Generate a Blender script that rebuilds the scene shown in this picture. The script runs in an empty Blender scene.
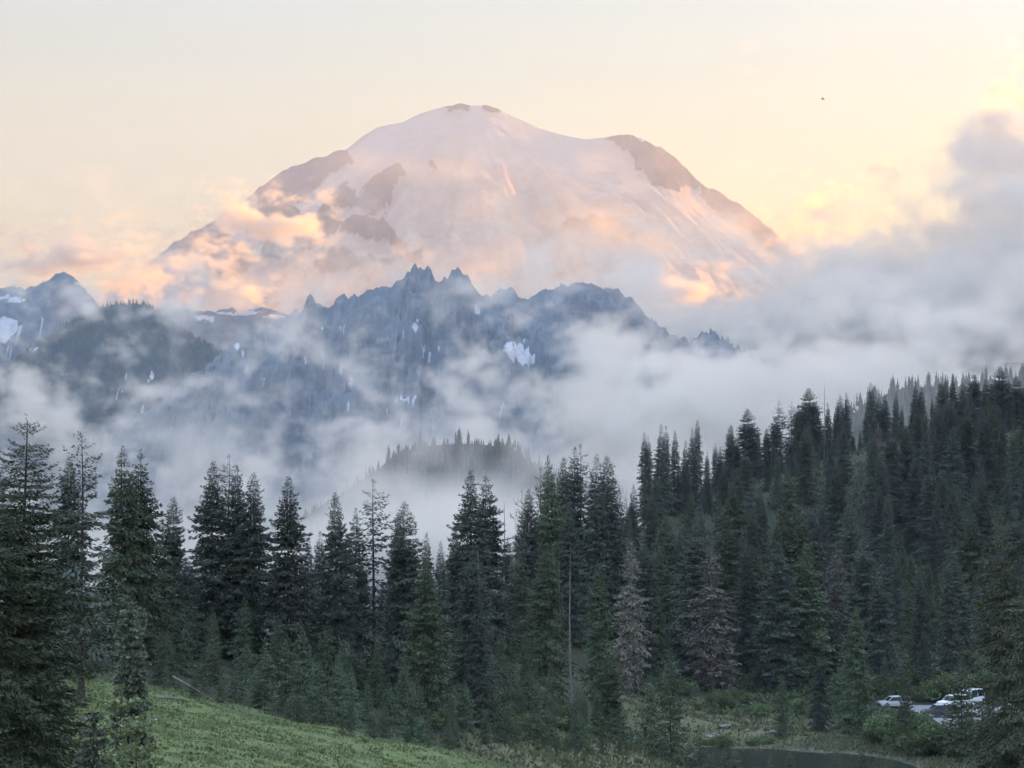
import bpy, math, random
import numpy as np
from mathutils import Vector

S = bpy.context.scene
COL = S.collection
rad = math.radians
F = 2250.0                      # focal length in pixels of a 1024 wide frame
PITCH = rad(1.93)

# ------------------------------------------------------------------ camera
cam = bpy.data.cameras.new("camera")
cam_o = bpy.data.objects.new("camera", cam)
COL.objects.link(cam_o)
cam.sensor_width = 36.0
cam.lens = F * 36.0 / 1024.0
cam.clip_start = 0.5
cam.clip_end = 120000.0
cam_o.rotation_euler = (rad(90) + PITCH, 0, 0)
S.camera = cam_o

# ------------------------------------------------------------------ sky, sun, exposure
SUN_AZ, SUN_EL = rad(60), rad(4.5)
world = bpy.data.worlds.new("World")
S.world = world
world.use_nodes = True
nt = world.node_tree
bg = nt.nodes["Background"]
sky = nt.nodes.new("ShaderNodeTexSky")
sky.sky_type = 'NISHITA'
sky.sun_disc = False
sky.sun_elevation = SUN_EL
sky.sun_rotation = SUN_AZ
sky.altitude = 1650
sky.air_density = 1.0
sky.dust_density = 1.5
sky.ozone_density = 1.0
geo = nt.nodes.new("ShaderNodeNewGeometry")
sep = nt.nodes.new("ShaderNodeSeparateXYZ")
ramp = nt.nodes.new("ShaderNodeValToRGB")       # warms the low sky; boosts the unseen zenith as added fill light
mul = nt.nodes.new("ShaderNodeVectorMath"); mul.operation = 'MULTIPLY'
neg = nt.nodes.new("ShaderNodeVectorMath"); neg.operation = 'SCALE'; neg.inputs["Scale"].default_value = -1.0
nt.links.new(geo.outputs["Incoming"], neg.inputs[0])
nt.links.new(neg.outputs[0], sep.inputs[0])
nt.links.new(sep.outputs["Z"], ramp.inputs[0])
SKY_TINT = [(0.0, (0.88, 0.75, 0.70)), (0.09, (1.50, 0.97, 0.30)), (0.20, (1.60, 1.46, 1.28)), (0.45, (3.0, 2.55, 2.25)), (1.0, (21.0, 16.9, 16.0))]
cr = ramp.color_ramp
while len(cr.elements) < len(SKY_TINT):
    cr.elements.new(0.5)
for e, (p, c) in zip(cr.elements, SKY_TINT):
    e.position = p
    e.color = (c[0] / 24, c[1] / 24, c[2] / 24, 1)
four = nt.nodes.new("ShaderNodeVectorMath"); four.operation = 'SCALE'; four.inputs["Scale"].default_value = 24.0
nt.links.new(ramp.outputs["Color"], four.inputs[0])
nt.links.new(sky.outputs["Color"], mul.inputs[0])
nt.links.new(four.outputs[0], mul.inputs[1])
nt.links.new(mul.outputs[0], bg.inputs["Color"])
bg.inputs["Strength"].default_value = 0.06

sun = bpy.data.lights.new("sun", 'SUN')
sun.energy = 4.0
sun.color = (1.0, 0.385, 0.0)
sun.angle = rad(0.5)
sun_o = bpy.data.objects.new("sun", sun)
COL.objects.link(sun_o)
sd = Vector((math.sin(SUN_AZ) * math.cos(SUN_EL), math.cos(SUN_AZ) * math.cos(SUN_EL), math.sin(SUN_EL)))
sun_o.rotation_euler = (-sd).to_track_quat('-Z', 'Y').to_euler()

vs = S.view_settings
vs.view_transform = 'Standard'
vs.look = 'None'
vs.exposure = 2.22
vs.gamma = 1.0
S.cycles.use_denoising = True
S.cycles.use_adaptive_sampling = True
S.cycles.adaptive_threshold = 0.018
S.cycles.denoising_prefilter = 'ACCURATE'
S.cycles.max_bounces = 6
S.cycles.diffuse_bounces = 3
S.cycles.glossy_bounces = 2
S.cycles.volume_bounces = 5
S.cycles.volume_step_rate = 2.0
S.cycles.volume_max_steps = 512

# ------------------------------------------------------------------ helpers
def P(px, py, Y):
    """World point seen at pixel px, py of the photograph, at distance Y ahead."""
    u, v = (px - 512) / F, (384 - py) / F
    d = Vector((u, math.cos(PITCH) - v * math.sin(PITCH), math.sin(PITCH) + v * math.cos(PITCH)))
    return d * (Y / d.y)

def to_px(x, y, z):
    f = y * math.cos(PITCH) + z * math.sin(PITCH)
    v = -y * math.sin(PITCH) + z * math.cos(PITCH)
    return 512 + F * x / f, 384 - F * v / f

_rng = np.random.RandomState(7)
_perm = _rng.permutation(512)
_g = _rng.rand(512) * 2 * np.pi
_gx, _gy = np.cos(_g), np.sin(_g)

def perlin(x, y):
    xi, yi = np.floor(x).astype(np.int64), np.floor(y).astype(np.int64)
    xf, yf = x - xi, y - yi
    def gr(ix, iy, dx, dy):
        h = _perm[(_perm[ix & 511] + iy) & 511]
        return _gx[h] * dx + _gy[h] * dy
    u = xf * xf * xf * (xf * (xf * 6 - 15) + 10)
    w = yf * yf * yf * (yf * (yf * 6 - 15) + 10)
    a = gr(xi, yi, xf, yf); b = gr(xi + 1, yi, xf - 1, yf)
    c = gr(xi, yi + 1, xf, yf - 1); d = gr(xi + 1, yi + 1, xf - 1, yf - 1)
    return (a * (1 - u) + b * u) * (1 - w) + (c * (1 - u) + d * u) * w

def fbm(x, y, o=5, gain=0.5):
    s, a = 0, 1.0
    for i in range(o):
        s = s + a * perlin(x * 2 ** i + 17.3 * i, y * 2 ** i + 5.1 * i)
        a *= gain
    return s

def ridged(x, y, o=5, gain=0.5):
    s, a = 0, 1.0
    for i in range(o):
        s = s + a * (1 - 2.2 * np.abs(perlin(x * 2 ** i + 31.7 * i, y * 2 ** i + 11.9 * i)))
        a *= gain
    return s

def smooth(a, b, x):
    t = np.clip((x - a) / (b - a), 0, 1)
    return t * t * (3 - 2 * t)

def in_poly(px, py, poly):
    inside = np.zeros(np.shape(px), bool)
    n = len(poly)
    for i in range(n):
        x0, y0 = poly[i]; x1, y1 = poly[(i + 1) % n]
        if y0 == y1:
            continue
        c = ((y0 > py) != (y1 > py)) & (px < (x1 - x0) * (py - y0) / (y1 - y0) + x0)
        inside ^= c
    return inside

def link_mesh(name, me, mat=None, parent=None):
    o = bpy.data.objects.new(name, me)
    COL.objects.link(o)
    if mat and not me.materials:
        me.materials.append(mat)
    if parent:
        o.parent = parent
    return o

def mesh_np(name, co, faces, smooth_=False):
    """Mesh from an (n,3) array and an (m,k) array of equal-size faces, or a list of such arrays."""
    me = bpy.data.meshes.new(name)
    fl = faces if isinstance(faces, list) else [faces]
    co = np.asarray(co, np.float32)
    me.vertices.add(len(co)); me.vertices.foreach_set("co", co.ravel())
    nl = sum(f.size for f in fl); nf = sum(len(f) for f in fl)
    me.loops.add(nl); me.polygons.add(nf)
    me.loops.foreach_set("vertex_index", np.concatenate([f.ravel() for f in fl]).astype(np.int32))
    tot = np.concatenate([np.full(len(f), f.shape[1]) for f in fl]).astype(np.int32)
    me.polygons.foreach_set("loop_start", np.concatenate([[0], np.cumsum(tot)[:-1]]).astype(np.int32))
    me.polygons.foreach_set("loop_total", tot)
    me.polygons.foreach_set("use_smooth", np.full(nf, smooth_))
    me.update(calc_edges=True); me.validate()
    return me

def grid_mesh(name, X, Y, Z, smooth_=True, attrs=None):
    ny, nx = X.shape
    i = np.arange(nx * ny).reshape(ny, nx)
    f = np.stack([i[:-1, :-1], i[:-1, 1:], i[1:, 1:], i[1:, :-1]], -1).reshape(-1, 4)
    me = mesh_np(name, np.stack([X, Y, Z], -1).reshape(-1, 3), f, smooth_)
    for k, a in (attrs or {}).items():
        at = me.attributes.new(k, 'FLOAT', 'POINT')
        at.data.foreach_set("value", np.asarray(a, np.float32).ravel())
    return me

def tag(o, label=None, cat=None, group=None, kind=None):
    if label: o["label"] = label
    if cat: o["category"] = cat
    if group: o["group"] = group
    if kind: o["kind"] = kind
    return o

def empty(name, loc, rz=0.0):
    o = bpy.data.objects.new(name, None)
    o.empty_display_size = 0.5
    COL.objects.link(o)
    o.location = loc
    o.rotation_euler = (0, 0, rz)
    return o

# ------------------------------------------------------------------ materials
class NT:
    """Tiny node-graph builder."""
    def __init__(self, m):
        self.t = m.node_tree
    def n(self, kind, ins=None, **props):
        nd = self.t.nodes.new(kind)
        for k, v in props.items():
            setattr(nd, k, v)
        for k, v in (ins or {}).items():
            s = nd.inputs[k]
            if isinstance(v, bpy.types.NodeSocket):
                self.t.links.new(v, s)
            else:
                s.default_value = v
        return nd
    def noise(self, vec, scale, detail=4, rough=0.55):
        return self.n("ShaderNodeTexNoise", {"Vector": vec, "Scale": scale, "Detail": detail, "Roughness": rough}).outputs[0]
    def mix(self, f, a, b):
        nd = self.n("ShaderNodeMix", data_type='RGBA')
        for i, v in ((0, f), (6, a), (7, b)):
            if isinstance(v, bpy.types.NodeSocket):
                self.t.links.new(v, nd.inputs[i])
            else:
                nd.inputs[i].default_value = v if i == 0 else (*v, 1)
        return nd.outputs[2]
    def rng(self, v, a, b, c=0.0, d=1.0):
        return self.n("ShaderNodeMapRange", {0: v, 1: a, 2: b, 3: c, 4: d}).outputs[0]
    def math(self, op, a, b=0.0):
        return self.n("ShaderNodeMath", {0: a, 1: b}, operation=op).outputs[0]

def material(name, rough=0.8, spec=0.2):
    m = bpy.data.materials.new(name)
    m.use_nodes = True
    b = m.node_tree.nodes["Principled BSDF"]
    b.inputs["Roughness"].default_value = rough
    b.inputs["Specular IOR Level"].default_value = spec
    return m, b, NT(m)

def plain(name, col, rough=0.6, spec=0.3, vary=0.15, scale=3.0, metal=0.0):
    m, b, g = material(name, rough, spec)
    b.inputs["Metallic"].default_value = metal
    tc = g.n("ShaderNodeTexCoord").outputs["Object"]
    f = g.noise(tc, scale, 4)
    lo = tuple(c * (1 - vary) for c in col); hi = tuple(min(1, c * (1 + vary)) for c in col)
    m.node_tree.links.new(g.mix(g.rng(f, .3, .7), lo, hi), b.inputs["Base Color"])
    return m

def foliage_mat(name, dark, light, scale=0.6, tips=None):
    """Needle foliage: colour varies per tree and in clumps."""
    m, b, g = material(name, 0.7, 0.25)
    tc = g.n("ShaderNodeTexCoord").outputs["Object"]
    oi = g.n("ShaderNodeObjectInfo").outputs["Random"]
    f = g.noise(tc, scale, 5, 0.65)
    c = g.mix(g.rng(f, .32, .68), dark, light)
    k = g.rng(oi, 0, 1, 0.7, 1.3)
    hs = g.n("ShaderNodeHueSaturation", {"Hue": g.rng(oi, 0, 1, .48, .515), "Saturation": 1.0, "Value": k, "Color": c}).outputs[0]
    m.node_tree.links.new(hs, b.inputs["Base Color"])
    return m

M = {}
M['fir'] = foliage_mat("fir_needles", (0.054, 0.066, 0.052), (0.104, 0.120, 0.090))
M['hemlock'] = foliage_mat("hemlock_needles", (0.055, 0.074, 0.040), (0.110, 0.135, 0.072))
M['young'] = foliage_mat("young_needles", (0.066, 0.092, 0.052), (0.125, 0.158, 0.088))
M['brown'] = foliage_mat("dying_needles", (0.13, 0.115, 0.092), (0.24, 0.215, 0.175))
M['near'] = foliage_mat("near_needles", (0.035, 0.052, 0.030), (0.10, 0.125, 0.065), 1.2)
M['bluish'] = foliage_mat("bluish_needles", (0.11, 0.132, 0.095), (0.23, 0.255, 0.185), 2.0)
M['pale'] = foliage_mat("pale_shoots", (0.17, 0.21, 0.10), (0.32, 0.36, 0.20), 2.0)
M['olive'] = foliage_mat("olive_needles", (0.055, 0.064, 0.036), (0.13, 0.135, 0.075), 0.8)
M['shrub'] = foliage_mat("shrub_leaves", (0.075, 0.105, 0.045), (0.16, 0.20, 0.085), 1.0)
M['bark'] = plain("bark", (0.085, 0.070, 0.058), 0.9, 0.1, .4, 4)
M['grey_bark'] = plain("weathered_wood", (0.20, 0.185, 0.165), 0.9, 0.1, .35, 4)
M['rock'] = plain("pale_rock", (0.17, 0.165, 0.155), 0.9, 0.1, .35, 1.2)
M['snow'] = plain("snow", (0.72, 0.73, 0.75), 0.7, 0.2, .05, 2)

# ------------------------------------------------------------------ near ground: one sheet to the horizon
def G(px, py, Y):
    p = P(px, py, Y)
    return (p.x, p.y, p.z)

CTRL = [(0, 0, -1.9), (-12, 5, -2.0), (14, 5, -3.0), (0, 20, -5.2), (-9, 48, -9.6), (-14, 55, -10.6), (6, 50, -12.5), (20, 60, -17), (-25, 60, -9.5),
        G(170, 775, 100), G(60, 740, 112), G(60, 673, 150), G(10, 676, 150), G(200, 697, 155), G(300, 712, 158), G(330, 768, 120), G(-60, 690, 140),
        G(440, 742, 160), G(500, 768, 150), G(470, 705, 200), G(560, 752, 185), G(640, 765, 200), G(640, 735, 232), (22, 215, -31.5),
        (10, 150, -26), (25, 120, -27), (30, 170, -30.5),
        G(690, 750, 245), G(690, 716, 285), G(770, 722, 285), G(640, 700, 290), G(840, 745, 258), G(900, 748, 254), G(950, 752, 250), G(1015, 768, 235), (60, 180, -31.5),
        G(905, 706, 296), G(960, 706, 296), G(940, 728, 275), G(1010, 712, 290), G(1080, 712, 290),
        G(870, 690, 318), G(760, 690, 322), G(960, 680, 325), G(1060, 680, 325), G(860, 640, 365), G(960, 630, 365),
        G(740, 640, 360), G(650, 650, 350), G(580, 680, 285), G(540, 640, 300),
        G(1000, 445, 560), G(1100, 430, 580), G(920, 455, 555), G(850, 468, 540), G(800, 470, 520), G(745, 488, 485), G(700, 500, 465), G(650, 520, 440), G(600, 555, 420), G(540, 560, 350),
        G(1000, 540, 440), G(900, 550, 440), G(800, 570, 430), G(720, 580, 410),
        G(470, 640, 240), G(380, 640, 215), G(280, 645, 200), G(180, 640, 190), G(80, 630, 180), G(0, 620, 180),
        (-40, 260, -27), (-15, 290, -31), (-60, 330, -55), (-20, 380, -56), (10, 480, -60), (-80, 480, -110), (0, 640, -110),
        (60, 660, -40), (120, 700, -22), (180, 720, -26), (160, 420, -6), (160, 300, -26), (150, 200, -29), (165, 560, 8), (-110, 250, -35), (-120, 120, -18)]
CT = np.array(CTRL, float)

def _tps_fit(c):
    n = len(c); xy = c[:, :2] / 100.0
    d = np.linalg.norm(xy[:, None] - xy[None], axis=-1)
    K = d + 1e-3 * np.eye(n) * 12            # linear kernel: no overshoot
    A = np.zeros((n + 3, n + 3)); A[:n, :n] = K
    A[:n, n] = 1; A[:n, n + 1:] = xy; A[n, :n] = 1; A[n + 1:, :n] = xy.T
    return np.linalg.solve(A, np.concatenate([c[:, 2], np.zeros(3)]))
_W = _tps_fit(CT)
POND_Z = -33.4
POND = [G(672, 771, 242), G(688, 752, 253), G(700, 743, 263), G(770, 745.5, 261), G(850, 749, 257), G(905, 757, 251), G(930, 775, 240)]
POND = [(p[0], p[1]) for p in POND] + [(42, 222), (34, 212), (22, 222)]
LOT = [(G(896, 703, 300)[:2]), G(1060, 703, 300)[:2], (68, 282), (57, 270), G(946, 731, 273)[:2], G(930, 716, 285)[:2]]

def poly_dist(x, y, poly):
    """Signed distance to a polygon outline: negative inside."""
    d = np.full(np.shape(x), 1e9)
    for i in range(len(poly)):
        ax, ay = poly[i]; bx, by = poly[(i + 1) % len(poly)]
        t = np.clip(((x - ax) * (bx - ax) + (y - ay) * (by - ay)) / ((bx - ax) ** 2 + (by - ay) ** 2), 0, 1)
        d = np.minimum(d, np.hypot(x - ax - t * (bx - ax), y - ay - t * (by - ay)))
    return np.where(in_poly(x, y, poly), -d, d)

def ground_z(x, y, detail=True):
    x = np.atleast_1d(np.asarray(x, float)); y = np.atleast_1d(np.asarray(y, float))
    xy = np.stack([np.clip(x, -130, 190), np.clip(y, -10, 720)], -1) / 100.0
    d = np.linalg.norm(xy[:, None] - (CT[:, :2] / 100.0)[None], axis=-1)
    n = len(CT)
    z = d @ _W[:n] + _W[n] + xy @ _W[n + 1:]
    # beyond the mapped area the hillside falls to the valley on the left and ahead, and climbs on the right
    far = smooth(640, 1100, y); left = smooth(-90, -420, x); right = smooth(190, 950, x)
    z = z * (1 - far) + far * -170.0
    z = z * (1 - left) + left * (-130 - 60 * far)
    z = z + right * (330 + 60 * fbm(x / 500, y / 500, 3)) * smooth(-600, 200, y)
    z = z - 150 * smooth(1100, 2200, y) * (1 - right)
    if detail:
        z = z + 0.35 * fbm(x / 6.0, y / 6.0, 3) + 0.9 * fbm(x / 28.0, y / 28.0, 2) * smooth(40, 140, y)
    pd = poly_dist(x, y, POND) + 1.6 * fbm(x / 4.5, y / 9.0, 3)
    z = np.where((pd >= 0) & (pd < 16), np.clip(z, POND_Z + .04 + .02 * np.clip(pd, 0, 16), POND_Z + .06 + .07 * pd + 1.6 * smooth(7, 16, pd)), z)
    z = np.where(pd < 0, np.minimum(z, POND_Z - .02 + np.maximum(pd, -6) * .2), z)
    ld = poly_dist(x, y, LOT)
    w = 1 - smooth(0, 6, ld)
    return z * (1 - w) + -32.6 * w

def gz(x, y):
    return float(ground_z([x], [y])[0])

xs = np.unique(np.concatenate([np.linspace(-6600, -2600, 12), np.linspace(-2600, -140, 42), np.linspace(-140, 190, 300), np.linspace(190, 2600, 50), np.linspace(2600, 6900, 12)]))
ys = np.unique(np.concatenate([np.linspace(-2900, -300, 10), np.linspace(-300, -10, 16), np.linspace(-10, 340, 330), np.linspace(340, 720, 150), np.linspace(720, 3000, 60), np.linspace(3000, 22400, 30)]))
GX, GY = np.meshgrid(xs, ys)
GZ = np.concatenate([ground_z(GX[i], GY[i]) for i in range(len(ys))]).reshape(GX.shape)
MEADOW = [G(-80, 690, 135)[:2], G(60, 673, 150)[:2], G(130, 680, 151)[:2], G(200, 699, 153)[:2], G(300, 716, 153)[:2], G(380, 738, 152)[:2], G(440, 752, 150)[:2], G(500, 772, 147)[:2], (2, 120), (0, 60), (-60, 60)]
md = poly_dist(GX, GY, MEADOW)
a_meadow = 1 - smooth(-5, 6, md + 6 * fbm(GX / 8, GY / 8, 3))
FLAT = [G(470, 770, 165)[:2], G(520, 735, 190)[:2], G(600, 705, 270)[:2], G(650, 702, 292)[:2], G(790, 712, 292)[:2], G(800, 742, 264)[:2], G(690, 760, 245)[:2], (20, 215), (5, 160)]
a_flat = 1 - smooth(-4, 6, poly_dist(GX, GY, FLAT) + 5 * fbm(GX / 7, GY / 7, 3))
pdg = poly_dist(GX, GY, POND)
a_shore = 1 - smooth(.3, 1.5, np.abs(pdg - .4) + 1.5 * fbm(GX / 3, GY / 3, 3))

m, b, g = material("ground_cover", 0.95, 0.1)
tc = g.n("ShaderNodeTexCoord").outputs["Object"]
def att(name):
    return g.n("ShaderNodeAttribute", attribute_name=name).outputs["Fac"]
n1 = g.noise(tc, .25, 6, .6); n2 = g.noise(tc, 1.6, 5, .65); n3 = g.noise(tc, .06, 3)
forest = g.mix(g.rng(n2, .35, .65), (.026, .034, .022), (.058, .062, .040))
grass = g.mix(g.rng(n2, .34, .66), (.070, .100, .038), (.150, .185, .072))
grass = g.mix(g.rng(n1, .50, .74, 0, .6), grass, (.155, .145, .08))
dry = g.mix(g.rng(n1, .36, .62), (.075, .095, .045), (.135, .130, .078))
shore = g.mix(g.rng(n2, .40, .62), (.060, .062, .040), (.13, .125, .09))
c = g.mix(att("flat"), forest, dry)
c = g.mix(att("meadow"), c, grass)
c = g.mix(att("shore"), c, shore)
m.node_tree.links.new(c, b.inputs["Base Color"])
bp = g.n("ShaderNodeBump", {"Strength": .5, "Distance": .25, "Height": n2}).outputs[0]
m.node_tree.links.new(bp, b.inputs["Normal"])
ground = link_mesh("ground", grid_mesh("ground", GX, GY, GZ, True, {"meadow": a_meadow, "flat": a_flat, "shore": a_shore}), m)
tag(ground, kind="structure", label="grassy meadow and forest floor falling to the pond and rising to the right")

# pond
pm, pb, pg = material("pond_water", 0.10, 0.12)
pb.inputs["Base Color"].default_value = (.030, .036, .026, 1)
tcp = pg.n("ShaderNodeTexCoord").outputs["Object"]
pm.node_tree.links.new(pg.n("ShaderNodeBump", {"Strength": .15, "Distance": .04, "Height": pg.noise(tcp, 1.2, 3)}).outputs[0], pb.inputs["Normal"])
me = bpy.data.meshes.new("pond")
me.from_pydata([(20, 205, POND_Z), (64, 205, POND_Z), (64, 272, POND_Z), (14, 272, POND_Z)], [], [(0, 1, 2, 3)])
tag(link_mesh("pond", me, pm), kind="structure", label="dark still pond at the foot of the forest")

# car park: a thin asphalt slab just above the ground
lm = plain("asphalt", (.20, .20, .21), .9, .2, .15, .8)
cx_, cy_ = np.mean(LOT, axis=0)
lv = [(cx_ + (x - cx_) * .97, cy_ + (y - cy_) * .97) for x, y in LOT]
me = bpy.data.meshes.new("parking_lot")
nL = len(lv)
me.from_pydata([(x, y, -32.50) for x, y in lv] + [(x, y, -32.9) for x, y in lv], [], [tuple(range(nL))[::-1]] + [(i, (i + 1) % nL, nL + (i + 1) % nL, nL + i) for i in range(nL)])
tag(link_mesh("parking_lot", me, lm), kind="structure", label="grey asphalt car park between the trees beside the pond")

# ------------------------------------------------------------------ far terrain
def crest_fn(pts, Y):
    q = [P(px, py, Y) for px, py in pts]
    return np.array([v.x for v in q]), np.array([v.z for v in q])

def terrain_mat(name, rock_lo, rock_hi, snow=(.80, .82, .86), scale=.004, bump=30.0, rough_noise=5):
    m, b, g = material(name, .9, .1)
    tc = g.n("ShaderNodeTexCoord").outputs["Object"]
    n = g.noise(tc, scale, 8, .65)
    rock = g.mix(g.rng(n, .32, .68), rock_lo, rock_hi)
    a = g.n("ShaderNodeAttribute", attribute_name="snow").outputs["Fac"]
    nn = g.noise(tc, scale * 4, 6, .7)
    f = g.rng(g.math('ADD', a, g.rng(nn, .25, .75, -.32, .32)), .44, .56)
    sn = g.mix(g.rng(g.noise(tc, scale * .6, 6, .6), .35, .65), tuple(c * .80 for c in snow), snow)
    m.node_tree.links.new(g.mix(f, rock, sn), b.inputs["Base Color"])
    n5 = g.noise(tc, scale * 4.5, 6, .65)
    hh = g.math('ADD', n, g.math('MULTIPLY', n5, .35))
    m.node_tree.links.new(g.n("ShaderNodeBump", {"Strength": .9, "Distance": bump * 1.3, "Height": hh}).outputs[0], b.inputs["Normal"])
    return m

# the great volcano
MT = [(-500, 560), (-200, 430), (0, 345), (60, 312), (120, 285), (160, 253), (185, 238), (210, 222), (235, 207), (250, 195), (262, 186), (280, 172), (300, 164), (322, 158), (345, 150), (362, 136),
      (377, 127), (390, 124), (402, 122), (418, 114), (432, 109), (446, 106), (468, 105), (488, 105), (500, 110), (520, 119), (540, 128), (560, 134), (585, 139), (605, 137), (618, 134), (628, 138),
      (640, 137), (652, 143), (662, 150), (672, 158), (690, 175), (710, 190), (740, 207), (770, 230), (795, 251), (803, 262), (840, 300), (900, 345), (1000, 410), (1200, 500), (1500, 600)]
YM = 16500.0
cx, cz = crest_fn(MT, YM)
mx = np.linspace(-5200, 5600, 620)
my = np.concatenate([np.linspace(9000, 14000, 120), np.linspace(14000, 16900, 250)[1:], np.linspace(16900, 22000, 60)[1:]])
MX, MY = np.meshgrid(mx, my)
peak_x = P(470, 105, YM).x
crest = np.interp(MX, cx, cz)
d = YM - MY
df = np.maximum(d, 0); db = np.maximum(-d, 0)
# radial angle round the summit, so that ribs and gullies run downhill
rr = np.hypot(MX - peak_x, d + 300); th = np.arctan2(MX - peak_x, d + 300)
rib = ridged(th * 7 + .15 * fbm(MX / 900, MY / 900, 3), rr / 5200, 4)
Hm = crest - .62 * df + 6.0e-5 * df ** 2 * np.clip(df / 4000, 0, 1) * .6 - .55 * db
amp = smooth(80, 1800, df)
Hm = Hm + amp * (150 * rib + 70 * ridged(MX / 620 + .3 * fbm(MX / 300, MY / 300, 3), MY / 900, 5) - 110) + smooth(0, 200, df) * 12 * fbm(MX / 150, MY / 150, 4)
Hm = Hm + 6 * fbm(MX / 90, MY / 90 + 4, 3) * smooth(0, 60, np.abs(d))
ROCK = [[(249, 197), (267, 186), (286, 171), (306, 164), (346, 151), (344, 160), (356, 162), (346, 171), (324, 184), (306, 200), (298, 208), (267, 213)],
        [(399, 171), (405, 180), (393, 195), (386, 217), (373, 222), (360, 213), (356, 202), (373, 186), (386, 175)],
        [(344, 184), (356, 202), (360, 213), (337, 215), (326, 208), (335, 197)],
        [(346, 226), (382, 226), (395, 244), (417, 266), (408, 261), (386, 248), (368, 244), (342, 235)],
        [(315, 266), (333, 253), (373, 266), (379, 288), (355, 275), (324, 275)],
        [(293, 244), (324, 213), (342, 230), (324, 248), (298, 257)],
        [(255, 214), (275, 206), (300, 214), (292, 226), (268, 230)], [(262, 244), (285, 236), (300, 258), (280, 268), (262, 262)], [(200, 258), (235, 250), (255, 268), (235, 282), (205, 276)], [(430, 170), (436, 168), (440, 176), (433, 178)],
        [(160, 254), (190, 236), (215, 226), (230, 240), (225, 254), (190, 256)],
        [(604, 140), (617, 135), (646, 147), (673, 160), (708, 186), (712, 197), (690, 191), (677, 195), (655, 188), (637, 173), (633, 162), (620, 155), (611, 146)],
        [(708, 186), (745, 207), (775, 229), (806, 260), (798, 272), (760, 245), (730, 222), (700, 200)],
        [(438, 92), (467, 92), (467, 114), (446, 115)], [(473, 92), (497, 94), (503, 116), (486, 114)], [(380, 266), (420, 262), (428, 285), (395, 292)],
        [(560, 230), (600, 222), (640, 240), (625, 250), (585, 243)]]
px_, py_ = to_px(MX, MY, Hm)
wx = px_ + 7 * fbm(MX / 220, MY / 220 + 9, 4); wy = py_ + 5 * fbm(MX / 220 + 50, MY / 220, 4)
rock_d = np.full(MX.shape, 1e9)
for poly in ROCK:
    rock_d = np.minimum(rock_d, poly_dist(wx, wy, poly))
rock_d = np.where(MY > YM + 200, 40, rock_d)
a_snow = smooth(-3.5, 3.5, rock_d)
rockiness = 1 - a_snow
Hm = Hm + rockiness * smooth(0, 120, df) * (35 + 55 * ridged(MX / 170, MY / 170, 4)) * .6
Hm = Hm + amp * 16 * ridged(MX / 130 + .4 * fbm(MX / 90, MY / 90, 2), MY / 160, 4)
a_snow = np.clip(a_snow - .32 * smooth(.7, 1.3, ridged(MX / 210 + 5, MY / 330 + 2, 4)) * smooth(1400, 2800, df) * smooth(peak_x + 900, peak_x - 700, MX) - .25 * smooth(.9, 1.7, rib) * smooth(800, 2600, df), 0, 1)
mm = terrain_mat("glacier_and_rock", (.034, .026, .022), (.085, .064, .054), snow=(.37, .345, .305), scale=.006, bump=40)
tag(link_mesh("volcano", grid_mesh("volcano", MX, MY, Hm, True, {"snow": a_snow}), mm), kind="structure",
    label="great snow-covered volcano with dark rock ribs rising behind the clouds")

def ridge(name, pts, Y, xr, depth, slope, mat, label, patches=(), rib_len=260., rib_amp=70., jag=6., nx=420, ny=110, base=-420., curve=None, pinn=0.0, fine=0.0):
    cx, cz = crest_fn(pts, Y)
    x = np.linspace(*xr, nx)
    t = np.linspace(-1, 1, ny); t = np.sign(t) * np.abs(t) ** 1.35
    X, T = np.meshgrid(x, t)
    yc = Y + (curve(X) if curve else 0) + rib_amp * .8 * fbm(X / 500, X * 0 + 3.3 + Y, 3)
    D = np.where(T < 0, T * depth, T * depth * .8)
    YY = yc + D
    # the crest as seen keeps its outline although its line wanders in depth
    c = np.interp(X * Y / yc, cx, cz) * yc / Y
    w = smooth(0, .25 * depth, np.abs(D))
    H = c - slope * np.abs(D)
    H = H + w * (rib_amp * ridged(X / rib_len + .4 * fbm(YY / 300, X / 300, 3), YY / (rib_len * 2.6) + Y, 5) - rib_amp * .55)
    H = H + jag * (1 - w * .3) * ridged(X / (jag * 3.6), YY / (jag * 7), 4, .6) - jag * .8
    if pinn:      # rows of small rock teeth along the crest, running a little way down as ribs
        teeth = np.maximum(0, ridged(X / 46, YY / 260, 4, .65) - .30) * smooth(-.75, .15, fbm(X / 170, X * 0 + 2.2, 2)) * smooth(-1, 1, (X * F / yc + 512 - 325) / 30) * smooth(1, -1, (X * F / yc + 512 - 600) / 40)
        H = H + pinn * teeth * (1 - smooth(10, .45 * depth, np.abs(D)) * .75)
    if fine:
        H = H + w * fine * (ridged(X / 62 + .4 * fbm(X / 50, YY / 50, 2), YY / 80, 4) - .6)
    H = np.maximum(H, base + 30 * fbm(X / 200, YY / 200, 3))
    px_, py_ = to_px(X, YY, H)
    wx = px_ + 2.5 * fbm(X / 60, YY / 60, 3); wy = py_ + 2.5 * fbm(X / 60 + 40, YY / 60, 3)
    sd_ = np.full(X.shape, 1e9)
    for p in patches:
        sd_ = np.minimum(sd_, poly_dist(wx, wy, p))
    sd_ = np.where(D > 0, 30, sd_)
    o = link_mesh(name, grid_mesh(name, X, YY, H, True, {"snow": 1 - smooth(-1.0, 1.0, sd_)}), mat)
    tag(o, kind="structure", label=label)
    return X, YY, H

def blob(px, py, w, h, ang=0):
    r = random.Random(int(px * 131 + py))
    out = []
    for i in range(9):
        a = i / 9 * math.tau; k = r.uniform(.6, 1.2)
        u, v = w * math.cos(a) * k, h * math.sin(a) * k
        out.append((px + u * math.cos(ang) - v * math.sin(ang), py + u * math.sin(ang) + v * math.cos(ang)))
    return out

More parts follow.
